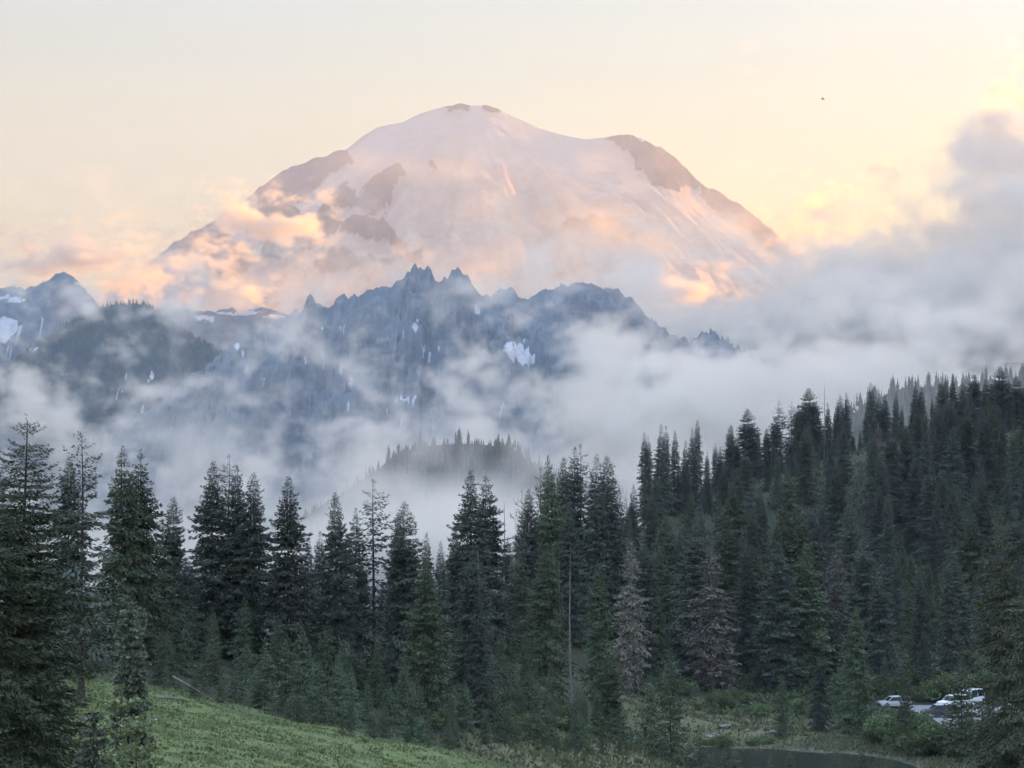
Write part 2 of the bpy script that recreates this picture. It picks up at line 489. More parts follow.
rm = terrain_mat("dark_ridge_rock", (.105, .125, .142), (.185, .205, .222), snow=(.58, .58, .60), scale=.012, bump=14)
wm = terrain_mat("wooded_slope", (.040, .054, .052), (.075, .090, .084), snow=(.58, .58, .60), scale=.012, bump=8)
RP = [(-200, 330), (-60, 300), (0, 290), (12, 287), (25, 289), (45, 283), (55, 276), (64, 273), (72, 277), (84, 289), (97, 305), (118, 326), (150, 345), (220, 380), (320, 430)]
ridge("rocky_peak_ridge", RP, 5400., (-1550, -350), 1300, .62, rm, "blue-grey rocky peak with snow patches at the left edge",
      [[(-5, 316), (12, 319), (24, 328), (12, 333), (8, 342), (-10, 340)], blob(38, 322, 9, 5, -.5), blob(40, 338, 6, 3, .8), blob(14, 300, 16, 3, .1), blob(78, 284, 6, 2, .3), blob(6, 345, 9, 2.4, .4)],
      rib_amp=90, nx=330, pinn=16., fine=24.)
SP = [(100, 330), (150, 312), (165, 308), (190, 311), (215, 312), (232, 309), (240, 314), (262, 308), (285, 315), (300, 318), (330, 330), (400, 350)]
ridge("snowy_bench", SP, 7600., (-1500, -300), 900, .45, rm, "low snow-streaked bench below the volcano", [blob(240, 313, 30, 2.2), blob(205, 318, 12, 3, .1), blob(275, 316, 16, 2)], rib_amp=50, nx=240, ny=80)
TP = [(-120, 420), (-40, 385), (0, 372), (30, 350), (60, 331), (85, 317), (110, 306), (130, 304), (150, 307), (168, 321), (185, 334), (215, 350), (260, 380), (330, 420), (420, 470)]
TX, TY, TZ = ridge("wooded_ridge", TP, 4900., (-1350, -150), 1100, .55, wm, "dark blue wooded ridge rising out of the mist",
      [blob(34, 350, 5, 2, -.5), blob(127, 378, 4, 2), blob(152, 376, 3, 5, .5), blob(176, 396, 8, 2.2, -.1), blob(143, 413, 9, 2.2, -.25), blob(170, 418, 6, 2, -.5), blob(118, 392, 5, 2, -.4), blob(175, 412, 8, 2.4, -.1)],
      rib_amp=70, jag=4, fine=12.)
R0 = random.Random(4)
QP = [(150, 410), (200, 372), (225, 355), (245, 343), (268, 331), (287, 318), (297, 313), (304, 312), (308, 300), (312, 297), (316, 307), (322, 313), (333, 311), (338, 301), (344, 297), (350, 303), (362, 299), (378, 291),
      (390, 290), (396, 284), (401, 282), (404, 279), (407, 273), (410, 278), (413, 270), (415, 266), (418, 272), (421, 270), (424, 275), (428, 271), (431, 274), (435, 287), (441, 288), (444, 282), (448, 283), (452, 276), (455, 277), (458, 270), (461, 270), (464, 276), (467, 277), (472, 289), (480, 297), (492, 299), (503, 295), (512, 293), (518, 298),
      (530, 302), (545, 296), (560, 290), (575, 289), (590, 286), (603, 290), (615, 291), (628, 299), (641, 311), (655, 326), (675, 338), (690, 343), (700, 337), (712, 334), (722, 340), (740, 352), (760, 362), (775, 372), (800, 385), (850, 405), (920, 430)]
QX, QY, QZ = ridge("pinnacle_ridge", QP, 4500., (-760, 860), 1150, .62, rm, "dark blue ridge of jagged rock pinnacles half hidden in cloud",
      [[(506, 341), (514, 341), (524, 347), (533, 355), (538, 362), (530, 366), (520, 360), (508, 355), (503, 350)], blob(425, 350, 5, 2, 1.0), blob(432, 356, 6, 2, .8), blob(476, 309, 3, 6, -.2), blob(402, 398, 4, 2, .9), blob(396, 402, 4, 2.5, .4),
       blob(408, 400, 3, 4, -.4), blob(399, 420, 8, 2, .7), blob(430, 412, 4, 2, 1), blob(242, 352, 2, 3), blob(415, 398, 2.4, 4, -.3)] + [blob(R0.uniform(230, 620), R0.uniform(318, 420), R0.uniform(1.2, 3.2), R0.uniform(1.2, 5.5), R0.uniform(-.7, .7)) for _ in range(26)],
      rib_amp=85, jag=11, pinn=4., fine=32., nx=860, ny=210, curve=lambda X: 500 * smooth(60, 400, X))
# knoll with its own trees in the valley mist, and the hazy hill behind the forest on the right
KX, KY, KZ = ridge("wooded_knoll", [(300, 520), (370, 475), (400, 452), (430, 446), (470, 444), (510, 448), (530, 462), (570, 480), (640, 500), (700, 560)], 1900., (-200, 190), 420, .42, wm, "wooded knoll in the valley mist", rib_amp=14, jag=1.5, nx=160, ny=60, base=-260, rib_len=90)
HX, HY, HZ = ridge("hazy_hill", [(720, 520), (790, 470), (840, 420), (870, 402), (905, 388), (940, 388), (980, 384), (1030, 378), (1100, 372), (1250, 365)], 1150., (90, 420), 330, .45, wm, "hazy wooded hill beyond the forest on the right", rib_amp=12, jag=1.5, nx=160, ny=60, base=-200, rib_len=90)
# unseen ridge added on the right, shaped so its shadow covers valley and forest
RX, RY = np.meshgrid(np.linspace(-1450, 1450, 90), np.linspace(-2500, 10500, 160))
lean = (RY - 500) * .30
BX = 2500 + lean + np.where(RX > 0, RX * .9, RX * 1.5)
BZ = 1200 - 900 * smooth(9000, 9900, RY) - 350 * smooth(1500, -1500, RY) - 1.05 * np.abs(RX) + 70 * ridged(RX / 300, RY / 600, 4) - 50
BZ = np.maximum(BZ, -420)
tag(link_mesh("shade_ridge", grid_mesh("shade_ridge", BX, RY, BZ, True, {"snow": RX * 0}), rm), kind="structure", label="unseen ridge added on the right to shade the valley")

def ground_hit(px, py, y0=90.0, y1=620.0):
    """First point of the ground met by the line of sight through a pixel of the photograph."""
    ys_ = np.linspace(y0, y1, 700)
    q = P(px, py, 1.0)
    gzs = ground_z(q.x * ys_, ys_)
    i = np.argmax(gzs >= q.z * ys_)
    return (q.x * ys_[i], ys_[i], gzs[i])

# ------------------------------------------------------------------ air: haze box and clouds (volumes)
def vol_mat(name, dens, col=(1, 1, 1), aniso=0.35):
    m = bpy.data.materials.new(name)
    m.use_nodes = True
    t = m.node_tree
    for n in list(t.nodes):
        if n.type != 'OUTPUT_MATERIAL':
            t.nodes.remove(n)
    out = [n for n in t.nodes if n.type == 'OUTPUT_MATERIAL'][0]
    v = t.nodes.new("ShaderNodeVolumePrincipled")
    v.inputs["Color"].default_value = (*col, 1)
    v.inputs["Density"].default_value = dens
    v.inputs["Anisotropy"].default_value = aniso
    t.links.new(v.outputs[0], out.inputs["Volume"])
    return m

HAZE_DENSITY = 5.0e-5
def box_mesh(name, lo, hi):
    v = [(x, y, z) for z in (lo[2], hi[2]) for y in (lo[1], hi[1]) for x in (lo[0], hi[0])]
    me = bpy.data.meshes.new(name)
    me.from_pydata(v, [], [(0, 2, 3, 1), (4, 5, 7, 6), (0, 1, 5, 4), (2, 6, 7, 3), (0, 4, 6, 2), (1, 3, 7, 5)])
    return me
LOWEST = min(float(np.array([v[2] for v in o.bound_box]).min()) for o in COL.objects if o.type == 'MESH')
haze = link_mesh("haze", box_mesh("haze", (-6700, -3000, LOWEST - 1.0), (7000, 22500, 2900)), vol_mat("haze_air", HAZE_DENSITY, (.63, .73, .92), 0.2))
tag(haze, kind="stuff", label="pale evening haze between the forest and the volcano")

def cloud(name, label, lo, hi, voxel, blobs, dens, scale, detail=7, rough=.6, thr=.5, gain=5., squash=1.6, warp=0.0, bias=0.0, col=(1, .965, .90), aniso=.5, seed=0.0, power=1.0, k=2.4):
    """Fog volume filled from a noise field shaped by soft ellipsoids (centre, radii, weight): density = gain*(noise - thr + sum of ellipsoids)."""
    v = bpy.data.volumes.new(name)
    o = bpy.data.objects.new(name, v)
    COL.objects.link(o)
    m = vol_mat(name + "_vapour", dens, col, aniso)
    v.materials.append(m)
    g = bpy.data.node_groups.new(name, 'GeometryNodeTree')
    g.interface.new_socket("Geometry", in_out='INPUT', socket_type='NodeSocketGeometry')
    g.interface.new_socket("Geometry", in_out='OUTPUT', socket_type='NodeSocketGeometry')
    class H: node_tree = g
    n = NT(H)
    pos = n.n("GeometryNodeInputPosition").outputs[0]
    q = n.n("ShaderNodeVectorMath", {0: pos, 1: (1, 1, squash)}, operation='MULTIPLY').outputs[0]
    q = n.n("ShaderNodeVectorMath", {0: q, 1: (seed * 1000, seed * 777, seed * 333)}, operation='ADD').outputs[0]
    if warp:
        wn = n.n("ShaderNodeTexNoise", {"Vector": q, "Scale": scale * .8, "Detail": 2.0})
        wv = n.n("ShaderNodeVectorMath", {0: wn.outputs[1], 1: (.5, .5, .5)}, operation='SUBTRACT').outputs[0]
        wv = n.n("ShaderNodeVectorMath", {0: wv, "Scale": warp / scale}, operation='SCALE').outputs[0]
        q = n.n("ShaderNodeVectorMath", {0: q, 1: wv}, operation='ADD').outputs[0]
    f = n.math('ADD', n.math('MULTIPLY', n.math('SUBTRACT', n.noise(q, scale, detail, rough), .5), k), .5)
    tot = None
    for c, r, wgt in blobs:
        e = n.n("ShaderNodeVectorMath", {0: pos, 1: tuple(c)}, operation='SUBTRACT').outputs[0]
        e = n.n("ShaderNodeVectorMath", {0: e, 1: (1 / r[0], 1 / r[1], 1 / r[2])}, operation='MULTIPLY').outputs[0]
        e = n.n("ShaderNodeVectorMath", {0: e, 1: e}, operation='DOT_PRODUCT').outputs[1]
        e = n.math('MULTIPLY', n.math('EXPONENT', n.math('MULTIPLY', e, -1.0)), wgt)
        tot = e if tot is None else n.math('ADD', tot, e)
    s = n.math('ADD', f, -thr + bias)
    if tot is not None:
        s = n.math('ADD', s, tot)
    s = n.math('MULTIPLY', s, gain)
    s = n.n("ShaderNodeClamp", {0: s}).outputs[0]
    if power != 1.0:
        s = n.math('POWER', s, power)
    # fade at the faces of the box
    sx = n.n("ShaderNodeSeparateXYZ", {0: pos}).outputs
    for i in range(3):
        fw = .12 * (hi[i] - lo[i])
        s = n.math('MULTIPLY', s, n.rng(sx[i], lo[i], lo[i] + fw)); s = n.math('MULTIPLY', s, n.rng(sx[i], hi[i], hi[i] - fw))
    vc = n.n("GeometryNodeVolumeCube", {"Density": s, "Min": lo, "Max": hi, "Resolution X": max(4, int((hi[0] - lo[0]) / voxel)), "Resolution Y": max(4, int((hi[1] - lo[1]) / voxel)), "Resolution Z": max(4, int((hi[2] - lo[2]) / voxel))})
    sm = n.n("GeometryNodeSetMaterial", {"Geometry": vc.outputs[0], "Material": m})
    out = n.n("NodeGroupOutput", {0: sm.outputs[0]})
    md = o.modifiers.new("fill", 'NODES'); md.node_group = g
    tag(o, label, None, None, "stuff")
    return o

def B(px, py, Y, w, h, dep, wt):
    """Ellipsoid at pixel px, py and distance Y; w, h half sizes in pixels there, dep half depth in metres."""
    c = P(px, py, Y)
    return (c, (w * Y / F, dep, h * Y / F), wt)

# valley mist between the forest and the pinnacle ridge
cloud("valley_mist", "white mist drifting in the valley in front of the dark ridges", (-1000, 3000, -380), (1000, 3650, 330), 4.2,
      [B(320, 440, 3300, 90, 45, 300, .13), B(250, 490, 3200, 220, 34, 300, .06), B(60, 420, 3300, 60, 45, 300, .10), B(640, 415, 3400, 130, 55, 400, .34), B(850, 400, 3300, 240, 60, 400, .34),
       B(560, 480, 3300, 160, 40, 400, .18), B(160, 350, 3600, 120, 25, 200, .04), B(430, 350, 3500, 80, 60, 600, -.20), B(120, 360, 3500, 80, 40, 600, -.14), B(190, 425, 3300, 40, 30, 400, -.08), B(560, 330, 3600, 60, 40, 200, .14), B(640, 335, 3550, 60, 34, 250, .26), B(280, 330, 3500, 50, 25, 200, .08), B(400, 300, 3500, 400, 40, 500, -.06)],
      .034, .0092, detail=9, rough=.64, thr=.79, gain=2.2, squash=1.3, warp=.8, seed=1.0, power=1.4, k=4.0)
# nearer mist: round the foot of the knoll and in front of the hazy hill
cloud("knoll_mist", "mist lying round the foot of the wooded knoll", (-420, 1300, -330), (420, 1840, 60), 6.0,
      [B(460, 530, 1600, 300, 36, 200, .30), B(460, 448, 1600, 90, 26, 200, .09), B(560, 460, 1600, 50, 18, 150, .12), B(380, 480, 1600, 50, 18, 150, .12), B(300, 540, 1600, 200, 40, 200, .2), B(640, 480, 1600, 70, 40, 200, .22)],
      .022, .0095, detail=8, rough=.6, thr=.66, gain=2.2, squash=1.5, warp=.4, seed=12.0)
cloud("hill_mist", "thin mist in front of the hazy hill on the right", (40, 640, -160), (460, 1020, 110), 6.0,
      [B(900, 400, 850, 200, 60, 200, .30), B(1040, 400, 850, 150, 60, 200, .30)],
      .0016, .009, detail=6, rough=.6, thr=.52, gain=1.4, squash=1.5, warp=.4, seed=13.0, k=1.4)
# cloud banked up behind the pinnacle ridge, in the shade of the unseen ridge
cloud("cloud_bank", "pale grey cloud banked up behind the dark pinnacle ridge", (-500, 5000, -50), (1700, 6500, 640), 10.0,
      [B(640, 310, 5700, 110, 35, 500, .34), B(760, 312, 5700, 110, 34, 600, .40), B(560, 290, 5800, 60, 25, 350, .18), B(870, 318, 5700, 80, 36, 600, .34), B(690, 290, 5700, 52, 24, 900, -.40), B(450, 285, 5900, 90, 20, 300, .12), B(700, 345, 5600, 120, 25, 500, .3)],
      .024, .0062, detail=8, rough=.64, thr=.78, gain=2.2, squash=1.4, warp=.6, seed=2.0, power=1.3, k=3.2)
# thin veils against the volcano, still reached by the sun
cloud("mountain_veil", "thin warm veil of cloud against the flank of the volcano", (-2600, 9800, 250), (1900, 11600, 1500), 22.0,
      [B(690, 212, 10700, 80, 26, 500, .15), B(620, 240, 10700, 90, 30, 500, .18), B(500, 260, 10600, 110, 40, 600, .22), B(300, 280, 10500, 90, 22, 500, .20), B(420, 285, 10500, 90, 22, 500, .16), B(760, 245, 10500, 60, 30, 500, .2)],
      .0016, .0022, detail=8, rough=.62, thr=.66, gain=2.0, squash=1.5, warp=.4, seed=4.0)
# tall cloud on the right
cloud("tower_cloud", "tall grey-mauve cloud bank towering on the right", (600, 4900, -150), (2000, 7000, 1200), 11.0,
      [B(1015, 235, 5900, 80, 80, 800, .46), B(965, 150, 5900, 50, 24, 350, .40), B(900, 300, 5700, 130, 70, 900, .42), B(1000, 330, 5500, 120, 60, 900, .42), B(830, 305, 5700, 50, 30, 700, .22), B(900, 205, 6000, 40, 25, 300, .10), B(1015, 140, 6000, 40, 34, 400, .34), B(925, 245, 5900, 26, 20, 500, -.25), B(850, 130, 5900, 80, 75, 1500, -.5), B(900, 50, 5900, 90, 40, 1500, -.4), B(1003, 92, 5900, 26, 9, 250, .30), B(985, 118, 5900, 20, 8, 250, .28)],
      .022, .0050, detail=8, rough=.62, thr=.88, gain=2.4, squash=1.2, warp=.5, seed=3.3, k=3.2)
# small clouds still in the sun
def small(px0, py0, px1, py1, Y, dep, blobs, dens, seed, vox=11.0, thr=.74):
    a, b2 = P(px0, py1, Y), P(px1, py0, Y)
    cloud("sunlit_cloud", "orange sunlit cloud drifting below the volcano", (a.x, Y - dep, a.z), (b2.x, Y + dep, b2.z), vox, blobs, dens, .0095, detail=8, rough=.62, thr=thr, gain=3.6, squash=1.7, warp=.3, seed=seed)
small(185, 180, 345, 268, 8600, 300, [B(296, 228, 8600, 34, 10, 170, .50), B(236, 213, 8600, 22, 11, 140, .48), B(264, 226, 8600, 26, 9, 150, .30)], .034, 5.1, 9.0)
small(-40, 215, 255, 325, 8200, 340, [B(75, 258, 8200, 46, 14, 200, .52), B(195, 261, 8200, 32, 8, 150, .44), B(125, 288, 8200, 26, 10, 150, .44), B(15, 266, 8200, 40, 7, 170, .30), B(150, 272, 8200, 25, 8, 140, .26)], .034, 6.2, 10.0)
small(615, 255, 750, 330, 7400, 260, [B(690, 292, 7400, 28, 10, 140, .52), B(668, 281, 7400, 22, 7, 110, .32)], .04, 7.7, 8.0)
small(220, 270, 285, 320, 8000, 160, [B(252, 294, 8000, 12, 9, 100, .38)], .03, 8.9, 8.0)
small(750, 165, 905, 280, 8600, 350, [B(825, 215, 8600, 34, 20, 220, .34), B(798, 240, 8600, 24, 20, 180, .30)], .012, 9.4, 13.0)

# unseen cloud layer added to block zenith light over the far land, not sunlight
a_hi = cloud("shade_cloud", "unseen cloud layer added overhead to shade the volcano and the far valley", (-9000, 5900, 3300), (9000, 14800, 4500), 170.0,
      [(Vector((0, 10300, 3900)), (9000, 5600, 460), .34)], .0065, .00035, detail=4, rough=.5, thr=.60, gain=3.0, squash=2.0, seed=21.0, k=1.5)

# ------------------------------------------------------------------ conifers
def tube_np(pts, radii, sides=7):
    pts = [Vector(p) for p in pts]
    V, Fc = [], []
    for i, p in enumerate(pts):
        t = (pts[min(i + 1, len(pts) - 1)] - pts[max(i - 1, 0)]).normalized()
        a = t.cross(Vector((0.31, 0.93, 0.17))).normalized(); b = t.cross(a)
        for k in range(sides):
            w = k / sides * math.tau
            V.append(p + (a * math.cos(w) + b * math.sin(w)) * radii[i])
    for i in range(len(pts) - 1):
        for k in range(sides):
            Fc.append((i * sides + k, i * sides + (k + 1) % sides, (i + 1) * sides + (k + 1) % sides, (i + 1) * sides + k))
    return np.array([tuple(v) for v in V]), np.array(Fc)

def join_np(parts):
    V, Fq, off = [], [], 0
    for v, f in parts:
        V.append(v); Fq.append(f + off); off += len(v)
    return np.concatenate(V), np.concatenate(Fq)

def sprays(base, direc, side, up, L, Wd, fold):
    """Kite-shaped needle sprays: n bases with direction, sideways and up vectors -> folded quads."""
    mid = base + direc * (L * .45)[:, None] + up * (fold * L)[:, None]
    v = np.stack([base, mid - side * (Wd * .5)[:, None], base + direc * L[:, None], mid + side * (Wd * .5)[:, None]], 1)
    n = len(base)
    return v.reshape(-1, 3), np.arange(n * 4).reshape(n, 4)

def norm(a):
    return a / np.maximum(np.linalg.norm(a, axis=-1, keepdims=True), 1e-9)

def crown_np(h, r, seed, base=.06, gap=.42, per=6, top_slope=.5, droop=.35, fill=16., size=.42, prof=.85, ragged=.22, lean=0.0, thin=0.0, tip=1.2, plate=.36, upturn=.25, wid=.40, tumble=.75):
    """Crown of whorled drooping branches carrying flat needle sprays. r: largest branch length."""
    rg = np.random.RandomState(seed)
    asym, asd, lopk = rg.rand() * 6.3, rg.uniform(.05, .22), rg.rand() * 6.3
    Vs, Ds, Ss, Us, Ls, Ws = [], [], [], [], [], []
    wood = []
    z = h * base
    while z < h - .12:
        s = 1 - (z - h * base) / (h - h * base)             # 1 at the bottom of the crown, 0 at the tip
        body = min(1.0, 1.18 * s ** prof) * (.80 + .20 * min(1, (1 - s) * 6))
        n = per if s > .12 else max(3, per - 2)
        if rg.rand() < thin * (.4 + s):
            z += gap * (.7 + .6 * rg.rand()); continue
        ph = rg.rand() * math.tau
        for k in range(n):
            a = ph + k / n * math.tau + rg.normal() * .22
            zk = z + rg.normal() * gap * .38 * s
            L = r * body * np.clip(1 + rg.normal() * ragged + asd * math.cos(a - asym) + .14 * math.sin(z * 9 / h + lopk), .3, 1.7) + .06 * tip
            m = max(3, int(fill * L / size * (.8 + .4 * rg.rand())))
            t = rg.rand(m) ** .75
            t[:2] = 1.0
            sl = top_slope * (1 - s) ** 1.5 - .28 * s + rg.normal() * .13
            out = np.array([math.cos(a), math.sin(a), 0]); lat = np.array([-math.sin(a), math.cos(a), 0])
            side_off = (rg.rand(m) * 2 - 1) * plate * L * (1.05 - t) ** .6 * (t > .12)
            rad_ = t * L
            zz = zk + L * (sl * t - droop * t ** 2 + upturn * t ** 4) - .25 * np.abs(side_off) + rg.normal(size=m) * .16 * size
            b = np.outer(rad_, out) + np.outer(side_off, lat); b[:, 2] = zz
            slope = sl - 2 * droop * t + 4 * upturn * t ** 3
            yaw = np.sign(side_off + 1e-6) * rg.uniform(.1, 1.15, m) * (1 - .6 * t)
            d = out[None] * np.cos(yaw)[:, None] + lat[None] * np.sin(yaw)[:, None]
            d[:, 2] = slope * .7 - rg.uniform(-.20, .85, m)
            d = norm(d)
            upv = norm(np.array([0, 0, 1.0]) + rg.normal(size=(m, 3)) * tumble)
            sd = norm(np.cross(d, upv)); uv = np.cross(sd, d)
            ln = size * rg.uniform(.55, 1.25, m) * (1 - .25 * t) * (.42 + .58 * min(1.0, s * 3.2))
            Vs.append(b); Ds.append(d); Ss.append(sd); Us.append(uv); Ls.append(ln); Ws.append(ln * rg.uniform(.7, 1.3, m) * wid)
        z += gap * (.7 + .6 * rg.rand()) * (.45 + .45 * s)
    # leader
    m = int(14 * tip)
    zt = h - rg.rand(m) ** 1.4 * h * .06
    b = np.zeros((m, 3)); b[:, 2] = zt
    a = rg.rand(m) * math.tau
    d = norm(np.stack([np.cos(a), np.sin(a), np.full(m, 1.1)], 1))
    upv = norm(rg.normal(size=(m, 3))); sd = norm(np.cross(d, upv))
    Vs.append(b); Ds.append(d); Ss.append(sd); Us.append(np.cross(sd, d)); Ls.append(np.full(m, size * .6)); Ws.append(np.full(m, size * .18))
    V = np.concatenate(Vs); L = np.concatenate(Ls)
    # thin broken stretches of the crown
    v, f = sprays(V, np.concatenate(Ds), np.concatenate(Ss), np.concatenate(Us), L, np.concatenate(Ws), rg.uniform(-.05, .12, len(L)))
    if lean:
        v[:, 0] += lean * (v[:, 2] / h) ** 2 * h
    return v, f

def trunk_np(h, r0, seed, stubs=0, bend=.006, stub_len=.6):
    rg = random.Random(seed)
    n = 9
    ph = rg.random() * 6
    pts = [(bend * h * math.sin(ph + i * .7), bend * h * math.cos(ph + i * .5), h * i / (n - 1) - .6 * (i == 0)) for i in range(n)]
    rr_ = [r0 * (1 - .93 * i / (n - 1)) * (1.35 if i == 0 else 1) for i in range(n)]
    parts = [tube_np(pts, rr_, 8)]
    for i in range(stubs):
        t = rg.uniform(.12, .97); j = t * (n - 1); k = int(j); f = j - k
        p = Vector(pts[k]).lerp(Vector(pts[min(k + 1, n - 1)]), f)
        a = rg.random() * math.tau; L = stub_len * rg.uniform(.3, 1.3) * (1.15 - t)
        d = Vector((math.cos(a), math.sin(a), rg.uniform(-.5, .25)))
        parts.append(tube_np([p, p + d * L * .6, p + d * L + Vector((0, 0, rg.uniform(-.25, .2) * L))], [r0 * .20 * (1.1 - t), r0 * .13 * (1.1 - t), .008], 4))
    return join_np(parts)

PROTO = {}
def proto(kind, h, crown, crown_mat, trunk_r=.18, trunk_mat='bark', stubs=0, seed=0, stub_len=.6, trunk_h=None):
    cm = None
    if crown is not None:
        cm = mesh_np("crown", *crown); cm.materials.append(M[crown_mat])
    tm = mesh_np("trunk", *trunk_np(trunk_h or h * .985, trunk_r, seed, stubs, stub_len=stub_len), True); tm.materials.append(M[trunk_mat])
    PROTO.setdefault(kind, []).append((h, cm, tm))

for i in range(6):      # narrow spire
    proto('spire', 20, crown_np(20, 1.75 + .15 * (i % 3), 100 + i, base=.03, gap=.44, per=6, droop=.50, fill=12.5, size=.42, prof=.80, ragged=.24, tip=1.0, plate=.42, thin=.01 * (i % 3)), 'fir', .19, seed=i)
for i in range(6):      # full fir
    proto('fir', 20, crown_np(20, 2.75 + .2 * (i % 3), 200 + i, base=.03, gap=.42, per=7, droop=.42, fill=14, size=.46, prof=.70, ragged=.30, tip=1.3, plate=.42, thin=.04), 'fir', .24, seed=20 + i, stubs=20, stub_len=1.2)
for i in range(5):      # broad hemlock
    proto('hemlock', 20, crown_np(20, 3.8 + .3 * (i % 2), 300 + i, base=.02, gap=.50, per=7, droop=.46, fill=14, size=.50, prof=.84, ragged=.30, tip=1.2, plate=.42, thin=.05, upturn=.2), 'hemlock', .30, seed=40 + i)
for i in range(3):      # open crown, sky showing between the branches
    proto('open', 20, crown_np(20, 2.6, 400 + i, base=.10, gap=.80, per=5, droop=.34, fill=10, size=.44, prof=.60, ragged=.45, tip=1.0, plate=.28, thin=.13), 'fir', .22, seed=60 + i, stubs=60, stub_len=1.6)
for i in range(2):      # big olive tree of the near right
    proto('olive', 20, crown_np(20, 3.6, 450 + i, base=.02, gap=.50, per=6, droop=.40, fill=15, size=.34, prof=.66, ragged=.36, tip=.8, plate=.36, thin=.12, upturn=.2), 'olive', .28, seed=65 + i, stubs=40, stub_len=1.6)
for i in range(3):      # dying, brown needled
    proto('dying', 20, crown_np(20, 2.5, 500 + i, base=.03, gap=.58, per=6, droop=.58, fill=8.5, size=.50, prof=.55, ragged=.27, tip=1.0, plate=.36, thin=.08), 'brown', .22, 'grey_bark', seed=70 + i, stubs=30, stub_len=1.4)
for i in range(3):      # bare snag
    proto('snag', 20, None, None, .24, 'grey_bark', stubs=70, seed=80 + i, stub_len=1.3)
for i in range(5):      # young tree
    proto('young', 5, crown_np(5, 1.05 + .1 * (i % 3), 600 + i, base=.02, gap=.36, per=6, droop=.26, fill=9, size=.26, tumble=.5, wid=.45, prof=1.0, ragged=.3, tip=1.3, plate=.42, upturn=.22), 'young', .06, seed=90 + i)
for i in range(2):      # young slender blue-green
    proto('slender', 9, crown_np(9, 1.15, 650 + i, base=.02, gap=.30, per=6, droop=.30, fill=8, size=.32, prof=.62, ragged=.2, tip=1.5, plate=.42), 'young', .09, seed=95 + i)

TREES = []
R = random.Random(11)
def tree(kind, x, y, h, name, label, group=None, w=1.0, var=None, parts=True, z=None, cat="tree", lean=0.0):
    ps = PROTO[kind]
    h0, cm, tm = ps[R.randrange(len(ps)) if var is None else var % len(ps)]
    s = h / h0
    zb = gz(x, y) if z is None else z
    o = empty(name, (x, y, zb - .05), R.random() * math.tau)
    k = s * w
    o.scale = (k, k, s)
    o.rotation_euler.x = R.gauss(0, .012) + lean; o.rotation_euler.y = R.gauss(0, .012)
    tag(o, label, cat, group)
    if cm: link_mesh("crown", cm, None, o)
    link_mesh("trunk", tm, None, o)
    TREES.append((x, y, h, kind))
    return o

def tree_px(kind, px, top, Y, name, label, group=None, w=1.0, var=None, **kw):
    """Tree standing at distance Y with its tip where the photograph shows it."""
    p = P(px, top, Y)
    return tree(kind, p.x, Y, max(1.2, p.z - gz(p.x, Y)), name, label, group, w, var, **kw)
NAMES = {'olive': 'hemlock_tree', 'spire': 'fir_tree', 'fir': 'silver_fir', 'hemlock': 'hemlock_tree', 'open': 'fir_tree', 'dying': 'dying_fir_tree', 'snag': 'dead_snag', 'young': 'young_fir', 'slender': 'young_fir', 'far': 'distant_fir'}

# single trees one can pick out: kind, px, py of the tip, distance, width factor, label
LEFT = [
    ('open', 85, 432, 140, 1.15, "sparse tall fir with bare-looking side branches beside the big dark tree at the left edge"),
    ('fir', 69, 456, 150, 1.0, "narrow dark fir squeezed between the big left-edge tree and the sparse tall fir"),
    ('hemlock', 122, 447, 168, .95, "left trunk of the wide dark pair of conifers standing left of the meadow"),
    ('hemlock', 137, 449, 170, 1.0, "right trunk of the wide dark pair of conifers standing left of the meadow"),
    ('fir', 172, 497, 176, 1.0, "shorter pointed fir alone between the wide pair and the clump of four tall firs"),
    ('fir', 212, 461, 184, 1.05, "leftmost and fullest fir of the clump of four tall firs above the meadow"),
    ('open', 229, 455, 192, 1.0, "thin-topped fir, the highest of the clump of four above the meadow"),
    ('fir', 236, 466, 186, .9, "third fir from the left in the clump of four above the meadow"),
    ('fir', 251, 473, 184, 1.05, "rightmost fir of the clump of four, next to a strip of blue valley"),
    ('fir', 287, 476, 182, 1.12, "broad full fir standing alone with blue valley gaps on both sides"),
    ('spire', 309, 537, 190, 1.0, "small dark fir just right of the broad lone fir"),
    ('spire', 320, 531, 196, 1.1, "small pale-edged fir in the gap left of the four firs at mid-left"),
    ('fir', 337, 493, 186, .95, "dark round-shouldered fir on the left of the four firs at mid-left"),
    ('spire', 352, 508, 190, 1.0, "thin black spire squeezed between two taller firs at mid-left"),
    ('open', 373, 480, 190, 1.1, "tallest fir at mid-left with a gappy candelabra top"),
    ('fir', 398, 512, 196, .9, "fir half hidden on the left of the black pointed tree at mid-left"),
    ('fir', 406, 502, 186, 1.0, "black sharply pointed fir right of the gappy-topped tree"),
    ('hemlock', 423, 556, 172, 1.05, "broad lighter green hemlock with layered boughs in front of the dark firs"),
    ('spire', 427, 532, 235, 1.1, "hazy fir behind the lighter green hemlock"),
    ('spire', 441, 540, 215, 1.0, "thin dark spire right of the lighter green hemlock"),
    ('fir', 455, 528, 225, 1.0, "dark fir left of the pair of tall centre firs"),
    ('fir', 473, 470, 228, 1.05, "left of the two tallest centre firs, with a light broken trunk showing below"),
    ('fir', 490, 476, 232, 1.05, "right of the two tallest centre firs"),
    ('snag', 477, 545, 221, 1.5, "pale broken snag standing in front of the two tallest centre firs"),
    ('snag', 505, 498, 240, .8, "thin dead spike just right of the two tallest centre firs"),
]
